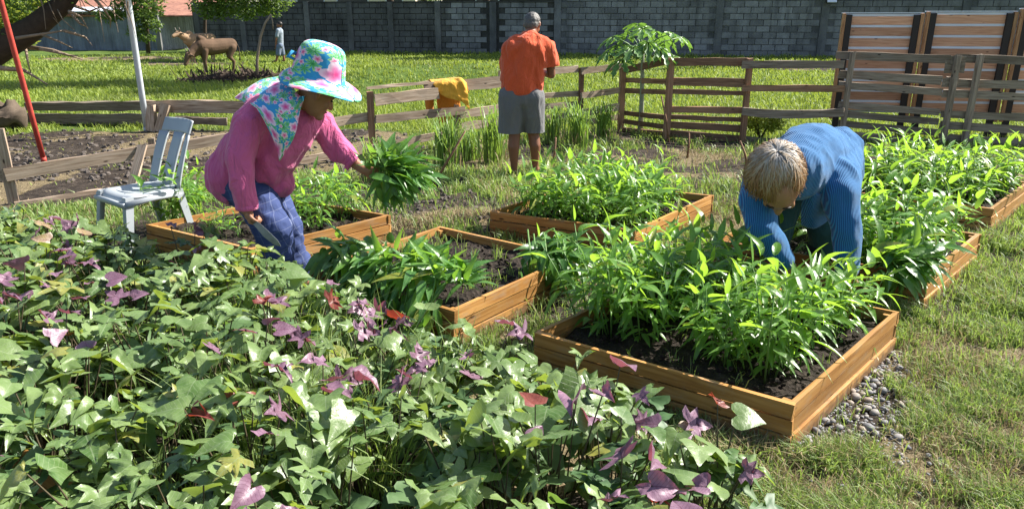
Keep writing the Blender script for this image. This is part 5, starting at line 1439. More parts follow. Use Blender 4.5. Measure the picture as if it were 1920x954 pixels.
def mat_floral():
    w = NT('floral'); uv = w.coord('UV')
    def vec(op, a, b=None):
        q = w.n.new('ShaderNodeVectorMath'); q.operation = op; w.L(a, q.inputs[0])
        if b is not None: (w.L(b, q.inputs[1]) if hasattr(b, 'node') else setattr(q.inputs[1], 'default_value', b))
        return q
    base = w.mix(w.noise(uv, 5, 3), (0.02, 0.20, 0.46), (0.045, 0.34, 0.58))
    # leaf streaks
    def layer(col_in, scale, petals, rad, c_in, c_out, c_edge, off, amp=0.35):
        m = w.mapping(uv, (scale, scale, scale), (off, off * 0.7, 0))
        q = w.n.new('ShaderNodeTexVoronoi'); q.voronoi_dimensions = '2D'; w.L(m, q.inputs['Vector']); q.inputs['Scale'].default_value = 1.0; q.inputs['Randomness'].default_value = 0.75
        d = vec('SUBTRACT', m, q.outputs['Position']).outputs[0]
        s = w.n.new('ShaderNodeSeparateXYZ'); w.L(d, s.inputs[0])
        an = w.math('ARCTAN2', s.outputs[1], s.outputs[0])
        sc = w.n.new('ShaderNodeSeparateColor'); w.L(q.outputs['Color'], sc.inputs[0])
        an = w.math('ADD', an, w.math('MULTIPLY', sc.outputs[0], 6.0))
        pet = w.math('ABSOLUTE', w.math('COSINE', w.math('MULTIPLY', an, petals / 2)))
        R = w.math('MULTIPLY', w.math('MULTIPLY_ADD', pet, amp, 1 - amp), rad)
        R = w.math('MULTIPLY', R, w.math('MULTIPLY_ADD', sc.outputs[1], 0.6, 0.65))
        f = w.math('DIVIDE', q.outputs['Distance'], R)
        fc = w.ramp(f, [(0.08, c_in), (0.5, c_out), (0.85, c_edge)])
        return w.mix(w.math('LESS_THAN', f, 1.0), col_in, fc)
    col = layer(base, 4.2, 9, 0.44, (0.03, 0.22, 0.07), (0.10, 0.42, 0.12), (0.35, 0.62, 0.28), 3.3, 0.75)
    col = layer(col, 5.6, 7, 0.34, (0.10, 0.40, 0.10), (0.05, 0.34, 0.12), (0.28, 0.58, 0.3), 8.1, 0.8)
    col = layer(col, 6.5, 5, 0.30, (0.65, 0.06, 0.20), (0.80, 0.30, 0.45), (0.70, 0.56, 0.64), 1.7, 0.4)
    col = layer(col, 3.2, 5, 0.38, (0.62, 0.05, 0.22), (0.66, 0.22, 0.42), (0.72, 0.56, 0.66), 5.9, 0.32)
    w.base(col); w.bump(w.noise(w.coord('Object'), 26, 3, 0.5, 0.6), 0.25, 0.01)
    return w.set(0.75, 0.2, Sheen_Weight=0.1)
M['floral'] = mat_floral()
M['pink_shirt'] = mat_cloth('pink_shirt', (0.60, 0.125, 0.28), (0.48, 0.085, 0.21), 260, 0.85, 15, 0.2, 0.7)
def mat_plaid():
    w = NT('plaid_denim'); v = w.coord('Object')
    g = w.n.new('ShaderNodeSeparateXYZ'); w.L(w.mapping(v, (1, 1, 1)), g.inputs[0])
    a = w.math('ADD', w.math('MULTIPLY', g.outputs[0], 1.0), w.math('MULTIPLY', g.outputs[2], 0.35))
    b = w.math('SUBTRACT', g.outputs[2], w.math('MULTIPLY', g.outputs[0], 0.25))
    def line(q, per, wd): return w.math('LESS_THAN', w.math('FRACT', w.math('MULTIPLY', q, 1 / per)), wd)
    n = w.noise(v, 9, 4)
    col = w.mix(n, (0.026, 0.040, 0.115), (0.055, 0.080, 0.20))
    ln = w.math('MAXIMUM', line(a, 0.055, 0.045), line(b, 0.055, 0.045))
    col = w.mix(w.math('MULTIPLY', ln, 0.38), col, (0.25, 0.28, 0.40))
    w.base(col); w.bump(w.noise(w.mapping(v, (1, 1, 0.5)), 16, 4, 0.5, 0.8), 0.5, 0.02)
    return w.set(0.85, 0.2)
M['plaid'] = mat_plaid()
M['orange_shirt'] = mat_cloth('orange_shirt', (0.66, 0.105, 0.035), (0.52, 0.075, 0.025), 240, 0.85, 12, 0.2, 0.75)
M['grey_shorts'] = mat_cloth('grey_shorts', (0.155, 0.155, 0.16), (0.115, 0.115, 0.12), 240, 0.85, 13, 0.1, 0.45)
def mat_rib():
    w = NT('blue_rib_knit'); v = w.coord('Object')
    nz = w.noise(v, 3.5, 2)
    s = w.n.new('ShaderNodeSeparateXYZ'); w.L(v, s.inputs[0])
    q = w.math('ADD', w.math('MULTIPLY', s.outputs[0], 1.0), w.math('MULTIPLY', nz, 0.02))
    rib = w.math('SINE', w.math('MULTIPLY', q, 820.0))
    col = w.mix(w.noise(v, 8, 4), (0.028, 0.165, 0.36), (0.045, 0.235, 0.46))
    col = w.mix(w.ramp(rib, [(0.0, (1, 1, 1)), (0.55, (0, 0, 0))]), col, (0.012, 0.075, 0.23))
    w.base(col); w.bump(w.math('MULTIPLY_ADD', rib, 0.16, w.noise(v, 12, 4, 0.5, 0.6)), 0.6, 0.015)
    return w.set(0.9, 0.15, Sheen_Weight=0.3)
M['blue_knit'] = mat_rib()
M['teal_pants'] = mat_cloth('teal_pants', (0.03, 0.085, 0.085), (0.02, 0.06, 0.062), 240, 0.85, 14, 0.1, 0.4)
M['grey_tee'] = mat_cloth('grey_tee', (0.26, 0.30, 0.35), (0.20, 0.24, 0.29), 120, 0.85, 10)
M['blue_shorts'] = mat_cloth('blue_shorts', (0.045, 0.075, 0.15), (0.20, 0.24, 0.30), 22, 0.85, 10)
M['grey_hair'] = mat_plain('grey_hair', (0.10, 0.095, 0.09), 0.55, 0.4, 0.5, 60, 0.4)
M['black_hair'] = mat_plain('black_hair', (0.018, 0.015, 0.013), 0.5, 0.4, 0.4, 60, 0.4)
M['yellow_cloth'] = mat_cloth('yellow_cloth', (0.72, 0.38, 0.04), (0.62, 0.29, 0.03), 240, 0.85, 18, 0.2, 0.4)
M['orange_cloth'] = mat_cloth('orange_cloth', (0.62, 0.22, 0.02), (0.50, 0.16, 0.015), 240, 0.85, 18, 0.2, 0.4)
M['sandal'] = mat_plain('sandal', (0.03, 0.03, 0.035), 0.6, 0.3)

# ------------------------------------------------------------------ hands
def hand_chains(wrist, palm_dir, palm_n, thumb_side, curl, s=1.0):
    """palm and five finger chains; curl 0 open .. 1 closed. palm_n: side the fingers curl towards"""
    d = Vector(palm_dir).normalized(); n = Vector(palm_n); n = (n - d * n.dot(d)).normalized(); sd = d.cross(n) * thumb_side
    w = Vector(wrist); ch = []
    ch.append([(w, 0.025 * s), (w + d * 0.035 * s, 0.028 * s)])
    for k in range(4):
        off = (k - 1.5) * 0.019 * s
        root = w + d * 0.07 * s + sd * (-off)
        ch.append([(w + d * 0.02 * s - sd * off * 0.7, 0.017 * s), (root, 0.0125 * s)])
        L = (0.038, 0.042, 0.040, 0.030)[k] * s
        p = root; ang = 0.25
        for j in range(3):
            ang += (0.35 + 1.05 * curl) if j else curl * 0.9
            q = p + (d * math.cos(ang) + n * math.sin(ang)) * L * (1, 0.75, 0.6)[j]
            ch.append([(p, (0.0105, 0.0095, 0.0085)[j] * s), (q, (0.0095, 0.0085, 0.007)[j] * s)]); p = q
    t0 = w + d * 0.022 * s + sd * 0.026 * s
    t1 = t0 + (d * 0.55 + sd * 0.6 + n * 0.35).normalized() * 0.036 * s
    t2 = t1 + (d * 0.75 - sd * 0.05 * curl + n * (0.3 + 0.5 * curl)).normalized() * 0.032 * s
    ch.append([(t0, 0.014 * s), (t1, 0.0115 * s), (t2, 0.0085 * s)])
    return ch
def head_parts(c, R, s=1.0):
    """face on a head: local +Y is the face, +Z the crown; returns chains, balls in world space"""
    c = Vector(c)
    def w(x, y, z): return c + R @ (Vector((x, y, z)) * s)
    balls = [(c, (0.074 * s, 0.092 * s, 0.102 * s), R), (w(0, 0.026, -0.05), (0.056 * s, 0.062 * s, 0.066 * s), R)]
    ch = [[(w(0, 0.085, 0.008), 0.012 * s), (w(0, 0.104, -0.028), 0.015 * s)], [(w(-0.013, 0.092, -0.032), 0.009 * s), (w(0.013, 0.092, -0.032), 0.009 * s)],
          [(w(-0.02, 0.082, -0.062), 0.010 * s), (w(0.02, 0.082, -0.062), 0.010 * s)], [(w(-0.03, 0.078, 0.022), 0.014 * s), (w(0.03, 0.078, 0.022), 0.014 * s)],
          [(w(-0.012, 0.070, -0.098), 0.022 * s), (w(0.012, 0.070, -0.098), 0.022 * s)]]
    for sx in (-1, 1):
        ch.append([(w(sx * 0.076, -0.008, 0.012), 0.014 * s), (w(sx * 0.080, -0.006, -0.022), 0.011 * s)])
        ch.append([(w(sx * 0.045, 0.066, -0.022), 0.020 * s), (w(sx * 0.040, 0.066, -0.035), 0.020 * s)])
    return ch, balls
def face_bits(o, c, R, s=1.0):
    c = Vector(c)
    def w(x, y, z): return c + R @ (Vector((x, y, z)) * s) - o.location
    for sx in (-1, 1):
        q = MB(); q.ball(w(sx * 0.031, 0.083, 0.004), (0.012 * s, 0.009 * s, 0.006 * s), 8, 6, R); q.build('eye', M['eye'], o, True)
        q = MB(); q.tube([w(sx * 0.048, 0.082, 0.026), w(sx * 0.032, 0.091, 0.031), w(sx * 0.016, 0.091, 0.027)], [0.003 * s, 0.0045 * s, 0.003 * s], 5); q.build('eyebrow', M['black_hair'], o, True)
    q = MB(); q.tube([w(-0.024, 0.086, -0.062), w(0, 0.094, -0.060), w(0.024, 0.086, -0.062)], [0.003 * s, 0.006 * s, 0.003 * s], 6); q.build('lips', M['lip'], o, True)

# ------------------------------------------------------------------ woman in the floral hat
wf_ = at(535, 560, z=0)
W1 = thing('person', 'person in floral sun hat and pink shirt bending with a knife and greens', 'person', (wf_.x, 4.0, 0))
A = lambda x, y, Y: at(x, y, Y=Y)
hc = A(592, 176, 3.98)
Rh = (Matrix.Rotation(math.radians(-62), 3, 'Z') @ Matrix.Rotation(math.radians(-32), 3, 'X'))
hch, hb = head_parts(hc, Rh, 1.0)
nearF = Vector((A(520, 540, 3.92).x, 3.92, 0.0)); farF = Vector((A(560, 540, 4.18).x, 4.18, 0.0))
wr_n = A(464, 392, 3.80); wr_f = A(676, 314, 4.10)
kn_dir = (A(525, 460, 3.82) - A(470, 412, 3.79)).normalized()
limbs = [[(A(458, 320, 4.1), 0.11), (A(520, 240, 4.03), 0.11), (A(556, 195, 4.02), 0.06), (hc, 0.05)],
         [(A(475, 225, 3.92), 0.06), (A(447, 305, 3.82), 0.042), (wr_n, 0.03)],
         [(A(588, 222, 4.15), 0.06), (A(632, 280, 4.13), 0.042), (wr_f, 0.03), (A(684, 319, 4.09), 0.027)],
         [(A(462, 345, 4.04), 0.08), (A(512, 425, 3.92), 0.065), (nearF + Vector((0, 0, 0.08)), 0.04), (nearF + Vector((0.0, 0, 0.035)), 0.035), (nearF + Vector((0.17, -0.03, 0.02)), 0.025)],
         [(A(480, 345, 4.16), 0.08), (A(535, 425, 4.16), 0.065), (farF + Vector((0, 0, 0.08)), 0.04), (farF + Vector((0, 0, 0.035)), 0.035), (farF + Vector((0.17, -0.03, 0.02)), 0.025)]] + hch
limbs += hand_chains(wr_n, (0.10, -0.02, -1), (0.9, 0.3, 0.0), 1, 0.85, 0.95)
limbs += hand_chains(A(682, 318, 4.09), (0.9, -0.05, -0.25), (0.3, 0.9, 0.2), -1, 0.8, 0.95)
organic('body', limbs, M['skin'], W1, 0.0075, 3, balls=hb)
face_bits(W1, hc, Rh)
shirt = [[(A(448, 318, 4.10), 0.165), (A(470, 290, 4.08), 0.165), (A(500, 258, 4.05), 0.160), (A(530, 228, 4.05), 0.135), (A(556, 205, 4.04), 0.085)],
         [(A(505, 305, 4.03), 0.13), (A(530, 270, 4.02), 0.128), (A(560, 232, 4.06), 0.12)],
         [(A(440, 330, 4.10), 0.165), (A(520, 340, 4.08), 0.10)],
         [(A(490, 212, 3.97), 0.10), (A(466, 235, 3.90), 0.090), (A(448, 300, 3.82), 0.078), (A(456, 350, 3.80), 0.066), (A(463, 386, 3.80), 0.055)],
         [(A(575, 222, 4.12), 0.10), (A(598, 232, 4.15), 0.085), (A(634, 280, 4.13), 0.070), (A(660, 303, 4.11), 0.052)]]
organic('shirt', shirt, M['pink_shirt'], W1, 0.0095, 5, 0.020, 9, (1, 1, 0.55), clips=[(A(463, 388, 3.80), (0.1, 0, -1), 0.12), (A(660, 303, 4.11), (0.75, 0, -0.6), 0.09)])
# cuffs
for (a, b, r) in ((A(462, 383, 3.80), A(463, 392, 3.80), 0.058), (A(657, 300, 4.11), A(664, 306, 4.11), 0.056)):
    q = MB(); q.tube([a - W1.location, b - W1.location], r, 16); q.build('cuff', M['pink_shirt'], W1, True)
pants = [[(A(452, 338, 4.08), 0.145), (A(470, 352, 4.06), 0.145)],
         [(A(468, 352, 4.02), 0.125), (A(513, 428, 3.92), 0.108), (A(519, 480, 3.92), 0.105), (nearF + Vector((0, 0, 0.16)), 0.095)],
         [(A(485, 350, 4.14), 0.135), (A(532, 425, 4.14), 0.110), (A(540, 480, 4.16), 0.105), (farF + Vector((0, 0, 0.16)), 0.095)]]
organic('trousers', pants, M['plaid'], W1, 0.0105, 5, 0.012, 10, (1, 1, 1.6))
for ft in (nearF, farF):
    q = MB(); q.box(ft + Vector((0.08, -0.015, 0.008)) - W1.location, (0.25, 0.09, 0.016)); q.build('sandal', M['sandal'], W1)
# hat
def hat(o, c, R, s=1.0):
    prof = [(0.0, 0.150), (0.045, 0.149), (0.078, 0.140), (0.096, 0.118), (0.105, 0.07), (0.112, 0.02), (0.117, -0.01), (0.145, -0.018), (0.172, -0.033), (0.195, -0.05)]
    n = 40; V = []; uv = []
    for i, (r, z) in enumerate(prof):
        for k in range(n + 1):
            a = 2 * math.pi * k / n
            ff = max(0, math.cos(a)); br_ = max(0, (r - 0.117)) / 0.095
            rr = r * (1 + 0.08 * br_ * ff - 0.25 * br_ * max(0, -math.cos(a)))
            zz = z - br_ * 0.012 * math.sin(3 * a + 1)  + (0.006 * math.sin(5 * a + z * 40) if 0.02 < z < 0.14 else 0)
            p = Vector(c) + R @ (Vector((rr * math.cos(a) * 1.08, rr * math.sin(a), zz)) * s) - o.location
            V.append(tuple(p)); uv.append((k / n * 1.25, (0.150 - z + r) * 2.2))
    F = []
    for i in range(len(prof) - 1):
        for k in range(n):
            a = i * (n + 1) + k; F.append((a, a + 1, a + n + 2, a + n + 1))
    me = np_mesh('sun_hat', np.array(V), np.array(F), M['floral'], uv=np.array(uv), smooth=True)
    h = link('sun_hat', me, o); q = h.modifiers.new('t', 'SOLIDIFY'); q.thickness = 0.005
    sb_ = h.modifiers.new('s', 'SUBSURF'); sb_.levels = 1; sb_.render_levels = 1
    return h
Rhat = Matrix.Rotation(math.radians(-22), 3, 'Z') @ Matrix.Rotation(math.radians(17), 3, 'Y') @ Matrix.Rotation(math.radians(-3), 3, 'X')
hat(W1, A(597, 141, 4.0), Rhat, 1.12)
q = MB(); hp = A(564, 103, 4.0) - W1.location
q.tube([hp, hp + Vector((-0.03, -0.05, 0.015)), hp + Vector((-0.05, -0.06, -0.005)), hp + Vector((-0.02, -0.05, -0.02))], [0.006, 0.012, 0.012, 0.006], 6); q.build('hat_bow', M['floral'], W1, True)
grid = [[A(556, 128, 4.16), A(550, 150, 4.02), A(552, 168, 3.90), A(562, 180, 3.86), A(572, 180, 3.90)],
        [A(522, 144, 4.22), A(525, 158, 4.02), A(533, 182, 3.83), A(550, 200, 3.79), A(563, 205, 3.83)],
        [A(492, 150, 4.24), A(494, 168, 4.02), A(508, 196, 3.81), A(534, 220, 3.76), A(558, 232, 3.79)],
        [A(464, 166, 4.22), A(468, 180, 4.02), A(492, 206, 3.79), A(521, 246, 3.74), A(549, 262, 3.77)],
        [A(440, 184, 4.22), A(456, 191, 4.02), A(482, 205, 3.79), A(513, 262, 3.75), A(524, 302, 3.77)]]
sheet('neck_cape', grid, M['floral'], W1, 34, 34, 0.005, 0.010, (1.15, 1.15), 9)
# knife in her hand
kb = A(470, 410, 3.775)
kn = thing('knife', 'dark broad bladed knife held down by the person in pink', 'knife', tuple(kb))
tipk = A(527, 462, 3.69) - kb; dk = tipk.normalized(); sk = dk.cross(Vector((0, 1, 0))).normalized()
q = MB()
pr = [(0.02, 0.012, -0.012), (0.06, 0.016, -0.018), (0.12, 0.016, -0.026), (tipk.length * 0.85, 0.013, -0.020), (tipk.length, 0.0, 0.0)]
V = []
for (f, a_, b_) in pr:
    V += [dk * f + sk * a_ + Vector((0, 0.002, 0)), dk * f + sk * b_ + Vector((0, 0.0006, 0)), dk * f + sk * b_ - Vector((0, 0.0006, 0)), dk * f + sk * a_ - Vector((0, 0.002, 0))]
F = [(0, 1, 2, 3)]
for i in range(len(pr) - 1):
    for k in range(4): F.append((i * 4 + k, i * 4 + (k + 1) % 4, i * 4 + 4 + (k + 1) % 4, i * 4 + 4 + k))
q.add(V, F); q.build('blade', M['steel'], kn)
q = MB(); q.tube([dk * -0.085, dk * -0.03, dk * 0.03], [0.013, 0.012, 0.012], 8); q.build('handle', M['brown_wood'], kn, True)
# greens in her other hand
c = A(700, 325, 4.06)
pts = [(c + Vector((0.10, 0, 0.06)), Vector((0.8, -0.1, 0.55)), 0.04), (c + Vector((0.16, 0, 0.05)), Vector((0.9, -0.2, 0.25)), 0.05), (c + Vector((0.12, 0, -0.02)), Vector((0.6, -0.2, -0.55)), 0.045), (c + Vector((0.06, -0.02, -0.03)), Vector((0.25, -0.25, -1)), 0.04), (c + Vector((0.2, 0, 0.02)), Vector((0.9, -0.1, -0.2)), 0.05), (c + Vector((0.08, -0.03, 0.07)), Vector((0.3, -0.3, 0.8)), 0.04), (c + Vector((0.14, -0.04, 0.02)), Vector((0.5, -0.6, 0.1)), 0.05)]
bundle('greens_bundle', 'fresh bunch of greens held out by the person in pink', c, pts, 95, 401, 100, lsize=(0.12, 0.21))

# ------------------------------------------------------------------ man in the orange shirt
mY = 7.5
W2 = thing('person', 'person in orange shirt and grey shorts standing with back turned', 'person', (at(985, 325, Y=mY).x, mY, 0))
hc = A(998, 46, mY + 0.10); Rh = Matrix.Rotation(math.radians(38), 3, 'X') ; Rh = Matrix.Rotation(math.radians(-18), 3, 'Z') @ Matrix.Rotation(math.radians(-25), 3, 'X')
hch, hb = head_parts(hc, Rh, 1.0)
fl = Vector((A(964, 320, mY).x, mY + 0.02, 0)); fr = Vector((A(1004, 320, mY).x, mY + 0.12, 0))
wl, wrr = A(985, 140, mY + 0.42), A(1008, 138, mY + 0.45)
limbs = [[(A(975, 175, mY), 0.13), (A(985, 110, mY), 0.13), (A(994, 72, mY), 0.06), (hc, 0.05)],
         [(A(1028, 92, mY), 0.055), (A(1034, 140, mY + 0.05), 0.042), (A(1012, 135, mY + 0.32), 0.034)],
         [(A(952, 92, mY), 0.055), (A(950, 140, mY + 0.15), 0.042), (A(985, 138, mY + 0.34), 0.034)],
         [(A(960, 190, mY), 0.10), (A(965, 250, mY + 0.02), 0.062), (A(963, 275, mY), 0.060), (fl + Vector((0, 0, 0.09)), 0.036), (fl + Vector((0, 0, 0.035)), 0.036), (fl + Vector((-0.02, 0.16, 0.02)), 0.026)],
         [(A(995, 190, mY), 0.10), (A(1000, 250, mY + 0.08), 0.062), (A(1003, 272, mY + 0.06), 0.060), (fr + Vector((0, 0, 0.09)), 0.036), (fr + Vector((0, 0, 0.035)), 0.036), (fr + Vector((0.03, 0.16, 0.02)), 0.026)]] + hch
limbs += hand_chains(A(1012, 135, mY + 0.32), (-0.3, 0.9, 0.1), (-0.8, 0, 0.3), 1, 0.6) + hand_chains(A(985, 138, mY + 0.34), (0.3, 0.9, 0.1), (0.8, 0, 0.3), -1, 0.6)
organic('body', limbs, M['skin_dark'], W2, 0.009, 3, balls=hb)
face_bits(W2, hc, Rh)
shirt = [[(A(978, 160, mY), 0.165), (A(982, 120, mY), 0.170), (A(988, 92, mY), 0.150), (A(994, 76, mY + 0.02), 0.10)],
         [(A(965, 150, mY), 0.14), (A(968, 95, mY), 0.13)], [(A(1000, 155, mY), 0.11), (A(1010, 95, mY), 0.13)],
         [(A(962, 166, mY), 0.13), (A(997, 174, mY), 0.115)],
         [(A(1010, 80, mY), 0.085), (A(1027, 92, mY), 0.088), (A(1034, 120, mY + 0.02), 0.082)],
         [(A(970, 80, mY), 0.085), (A(956, 92, mY), 0.085), (A(951, 125, mY + 0.08), 0.08)]]
organic('shirt', shirt, M['orange_shirt'], W2, 0.0125, 4, 0.024, 8, (1, 1, 0.5), clips=[(A(1035, 124, mY + 0.02), (0.1, 0.1, -1), 0.14), (A(980, 184, mY), (0, 0, -1), 0.32)])
sh_ = [[(A(962, 180, mY), 0.150), (A(995, 182, mY), 0.135)], [(A(962, 180, mY), 0.15), (A(957, 240, mY + 0.02), 0.125), (A(955, 262, mY + .02), 0.12)], [(A(995, 182, mY), 0.14), (A(1001, 240, mY + 0.07), 0.115), (A(1002, 264, mY + 0.07), 0.115)]]
organic('shorts', sh_, M['grey_shorts'], W2, 0.0125, 4, 0.016, 9, (1, 1, 0.3), clips=[(A(978, 248, mY + 0.05), (0, 0, -1), 0.4)])
for ft in (fl, fr):
    q = MB(); q.box(ft + Vector((0.0, 0.07, 0.008)) - W2.location, (0.09, 0.25, 0.016)); q.build('sandal', M['sandal'], W2)
nk = A(994, 68, mY + 0.04) - W2.location
q = MB(); q.tube([nk + Vector((0.075 * math.cos(t_ * 0.449), 0.07 * math.sin(t_ * 0.449), 0.012 * math.sin(t_ * 0.449))) for t_ in range(15)], 0.012, 6, False); q.build('collar', M['orange_shirt'], W2, True)
organic('hair', [], M['grey_hair'], W2, 0.009, 2, 0.008, 40, balls=[(hc + Rh @ Vector((0, -0.018, 0.022)), (0.082, 0.088, 0.090), Rh), (hc + Rh @ Vector((0, -0.04, -0.02)), (0.072, 0.06, 0.06), Rh)])

# ------------------------------------------------------------------ woman in the blue cardigan
W3 = thing('person', 'person in ribbed blue cardigan bent double over the leafy bed', 'person', (A(1520, 600, 4.25).x, 4.25, 0))
hc = A(1464, 350, 3.50)
Rh = Matrix.Rotation(math.radians(160), 3, 'Z') @ Matrix.Rotation(math.radians(-72), 3, 'X')
hch, hb = head_parts(hc, Rh, 1.18)
fl = Vector((A(1455, 560, 4.28).x, 4.30, 0)); fr = Vector((A(1545, 560, 4.28).x, 4.28, 0))
wl = A(1482, 505, 3.55); wr2 = A(1590, 508, 3.62)
limbs = [[(A(1520, 300, 4.3), 0.15), (A(1500, 300, 3.95), 0.13), (A(1475, 335, 3.68), 0.07), (hc, 0.06)],
         [(A(1425, 350, 3.72), 0.06), (A(1425, 430, 3.62), 0.045), (wl, 0.032)],
         [(A(1572, 345, 3.78), 0.06), (A(1592, 430, 3.66), 0.045), (wr2, 0.032)],
         [(A(1470, 330, 4.33), 0.11), (A(1450, 430, 4.22), 0.075), (A(1445, 480, 4.25), 0.062), (fl + Vector((0, 0, 0.08)), 0.038), (fl + Vector((0, 0, 0.035)), 0.036), (fl + Vector((-0.03, -0.16, 0.02)), 0.026)],
         [(A(1560, 330, 4.33), 0.11), (A(1548, 430, 4.20), 0.075), (A(1545, 480, 4.24), 0.062), (fr + Vector((0, 0, 0.08)), 0.038), (fr + Vector((0, 0, 0.035)), 0.036), (fr + Vector((0.02, -0.16, 0.02)), 0.026)]] + hch
limbs += hand_chains(wl, (0.2, -0.1, -1), (0.4, -0.8, 0), 1, 0.5) + hand_chains(wr2, (-0.1, -0.1, -1), (-0.4, -0.8, 0), -1, 0.5)
organic('body', limbs, M['skin'], W3, 0.009, 3, balls=hb)
face_bits(W3, hc, Rh, 1.18)
card = [[(A(1538, 315, 4.36), 0.205), (A(1530, 300, 4.20), 0.21), (A(1512, 300, 4.0), 0.195), (A(1494, 322, 3.80), 0.15)],
        [(A(1565, 300, 4.30), 0.155), (A(1560, 330, 4.05), 0.15), (A(1558, 345, 3.86), 0.125)], [(A(1470, 310, 4.15), 0.155), (A(1450, 330, 3.9), 0.14), (A(1440, 350, 3.78), 0.115)],
        [(A(1572, 335, 3.86), 0.115), (A(1576, 370, 3.75), 0.095), (A(1588, 430, 3.67), 0.076), (A(1588, 505, 3.63), 0.062)],
        [(A(1430, 345, 3.82), 0.115), (A(1420, 375, 3.72), 0.095), (A(1428, 430, 3.63), 0.082), (A(1470, 486, 3.57), 0.062)],
        [(A(1575, 280, 4.34), 0.13), (A(1585, 330, 4.33), 0.10), (A(1584, 365, 4.32), 0.07)]]
organic('cardigan', card, M['blue_knit'], W3, 0.0105, 5, 0.014, 9, (1, 1, 0.7))
grid = [[A(1405, 380, 3.86), A(1412, 400, 3.80), A(1425, 420, 3.84)], [A(1398, 420, 3.90), A(1408, 430, 3.86), A(1425, 440, 3.9)], [A(1394, 458, 3.94), A(1410, 462, 3.90), A(1430, 462, 3.95)]]
sheet('front_panel', grid, M['blue_knit'], W3, 12, 12, 0.008, 0.004)
grid = [[A(1505, 350, 3.80), A(1525, 360, 3.74), A(1550, 365, 3.80)], [A(1502, 395, 3.84), A(1524, 400, 3.80), A(1552, 400, 3.86)], [A(1503, 422, 3.88), A(1528, 428, 3.84), A(1556, 410, 3.90)]]
sheet('front_panel', grid, M['blue_knit'], W3, 12, 12, 0.008, 0.004)
pants = [[(A(1530, 330, 4.36), 0.19), (A(1490, 330, 4.36), 0.19)], [(A(1470, 340, 4.33), 0.15), (A(1450, 430, 4.22), 0.115), (A(1446, 462, 4.24), 0.098)], [(A(1560, 340, 4.33), 0.15), (A(1550, 430, 4.20), 0.112), (A(1546, 464, 4.22), 0.096)]]
organic('trousers', pants, M['teal_pants'], W3, 0.012, 4, 0.010, 9)
M['dark_hem'] = mat_cloth('dark_hem', (0.012, 0.02, 0.024))
for (a, b) in ((A(1450, 455, 4.235), A(1447, 476, 4.24)), (A(1547, 455, 4.215), A(1545, 478, 4.225))):
    q = MB(); q.tube([a - W3.location, b - W3.location], 0.098, 20); q.build('hem', M['dark_hem'], W3, True)
for ft in (fl, fr):
    q = MB(); q.box(ft + Vector((0.0, -0.07, 0.008)) - W3.location, (0.09, 0.25, 0.016)); q.build('sandal', M['sandal'], W3)
def mat_hair():
    w = NT('two_tone_hair'); t = w.attr('along'); r = w.attr('tint')
    col = w.ramp(w.math('ADD', t, w.math('MULTIPLY_ADD', r, 0.5, -0.25)), [(0.10, (0.40, 0.37, 0.34)), (0.32, (0.42, 0.33, 0.23)), (0.6, (0.33, 0.18, 0.075)), (0.9, (0.20, 0.085, 0.03))])
    w.base(col); return w.set(0.5, 0.4)
M['hair2'] = mat_hair()
def hair(o, c, R, s, n, seed, crown_dir, rx, fdir):
    rg = np.random.default_rng(seed); V = []; F = []; T = []; A_ = []
    c = Vector(c); cd = Vector(crown_dir).normalized(); u = cd.orthogonal().normalized(); v = cd.cross(u)
    # scalp cap under the strands
    for i in range(n):
        az = rg.uniform(0, 6.283); r0 = rg.uniform(0, 1.1) ; L = rg.uniform(0.45, 1.3)
        az += 0.25 * mnoise.noise(Vector((math.cos(az) * 5, math.sin(az) * 5, r0 * 4))); lift = rg.uniform(0.98, 1.10) + 0.14 * mnoise.noise(Vector((math.cos(az) * 4, math.sin(az) * 4, 3.0))); tw = rg.normal(0, 0.35); st = 6
        base = len(V); dl = cd
        for k in range(st):
            f = k / (st - 1); th = r0 + L * f
            th = min(th, 2.1)
            d = cd * math.cos(th) + (u * math.cos(az + tw * f) + v * math.sin(az + tw * f)) * math.sin(th)
            if d.dot(fdir) > 0.42:
                d = dl
            dl = d
            rad = (lift + 0.10 * math.sin(f * 3.14) + (0.22 * rg.random() * f * f))
            p = c + R @ Vector((d.x * rx[0], d.y * rx[1], d.z * rx[2])) * s * rad
            tg = (R @ d).cross(Vector((0, 0, 1))); tg = tg.normalized() if tg.length > 1e-3 else Vector((1, 0, 0))
            wv = (R @ (-u * math.sin(az) + v * math.cos(az))) * (0.0030 * (1 - 0.8 * f))
            V += [tuple(p - wv - o.location), tuple(p + wv - o.location)]; A_ += [min(1.2, th / 2.0)] * 2
        t = rg.uniform(0, 1); T += [t] * (2 * st)
        for k in range(st - 1):
            F.append((base + 2 * k, base + 2 * k + 1, base + 2 * k + 3, base + 2 * k + 2))
    me = np_mesh('hair', np.array(V), np.array(F), M['hair2'], tint=np.array(T), smooth=True)
    a = me.attributes.new('along', 'FLOAT', 'POINT'); a.data.foreach_set('value', np.array(A_, dtype=np.float32))
    return link('hair', me, o)
Rid = Matrix.Identity(3); Rh3 = Matrix.Rotation(math.radians(160), 3, 'Z') @ Matrix.Rotation(math.radians(-72), 3, 'X')
hcc = A(1452, 328, 3.53)
M['scalp'] = mat_plain('scalp', (0.26, 0.19, 0.12), 0.7, 0.2, 0.3, 60)
organic('hair_cap', [], M['scalp'], W3, 0.01, 2, balls=[(hcc + Vector((0, 0.03, 0.03)), (0.105, 0.10, 0.11), None)])
hair(W3, hcc, Rid, 1.0, 4200, 3, (-0.15, -0.50, 0.80), (0.118, 0.122, 0.138), (Rh3 @ Vector((0, 0.75, -0.66))).normalized())

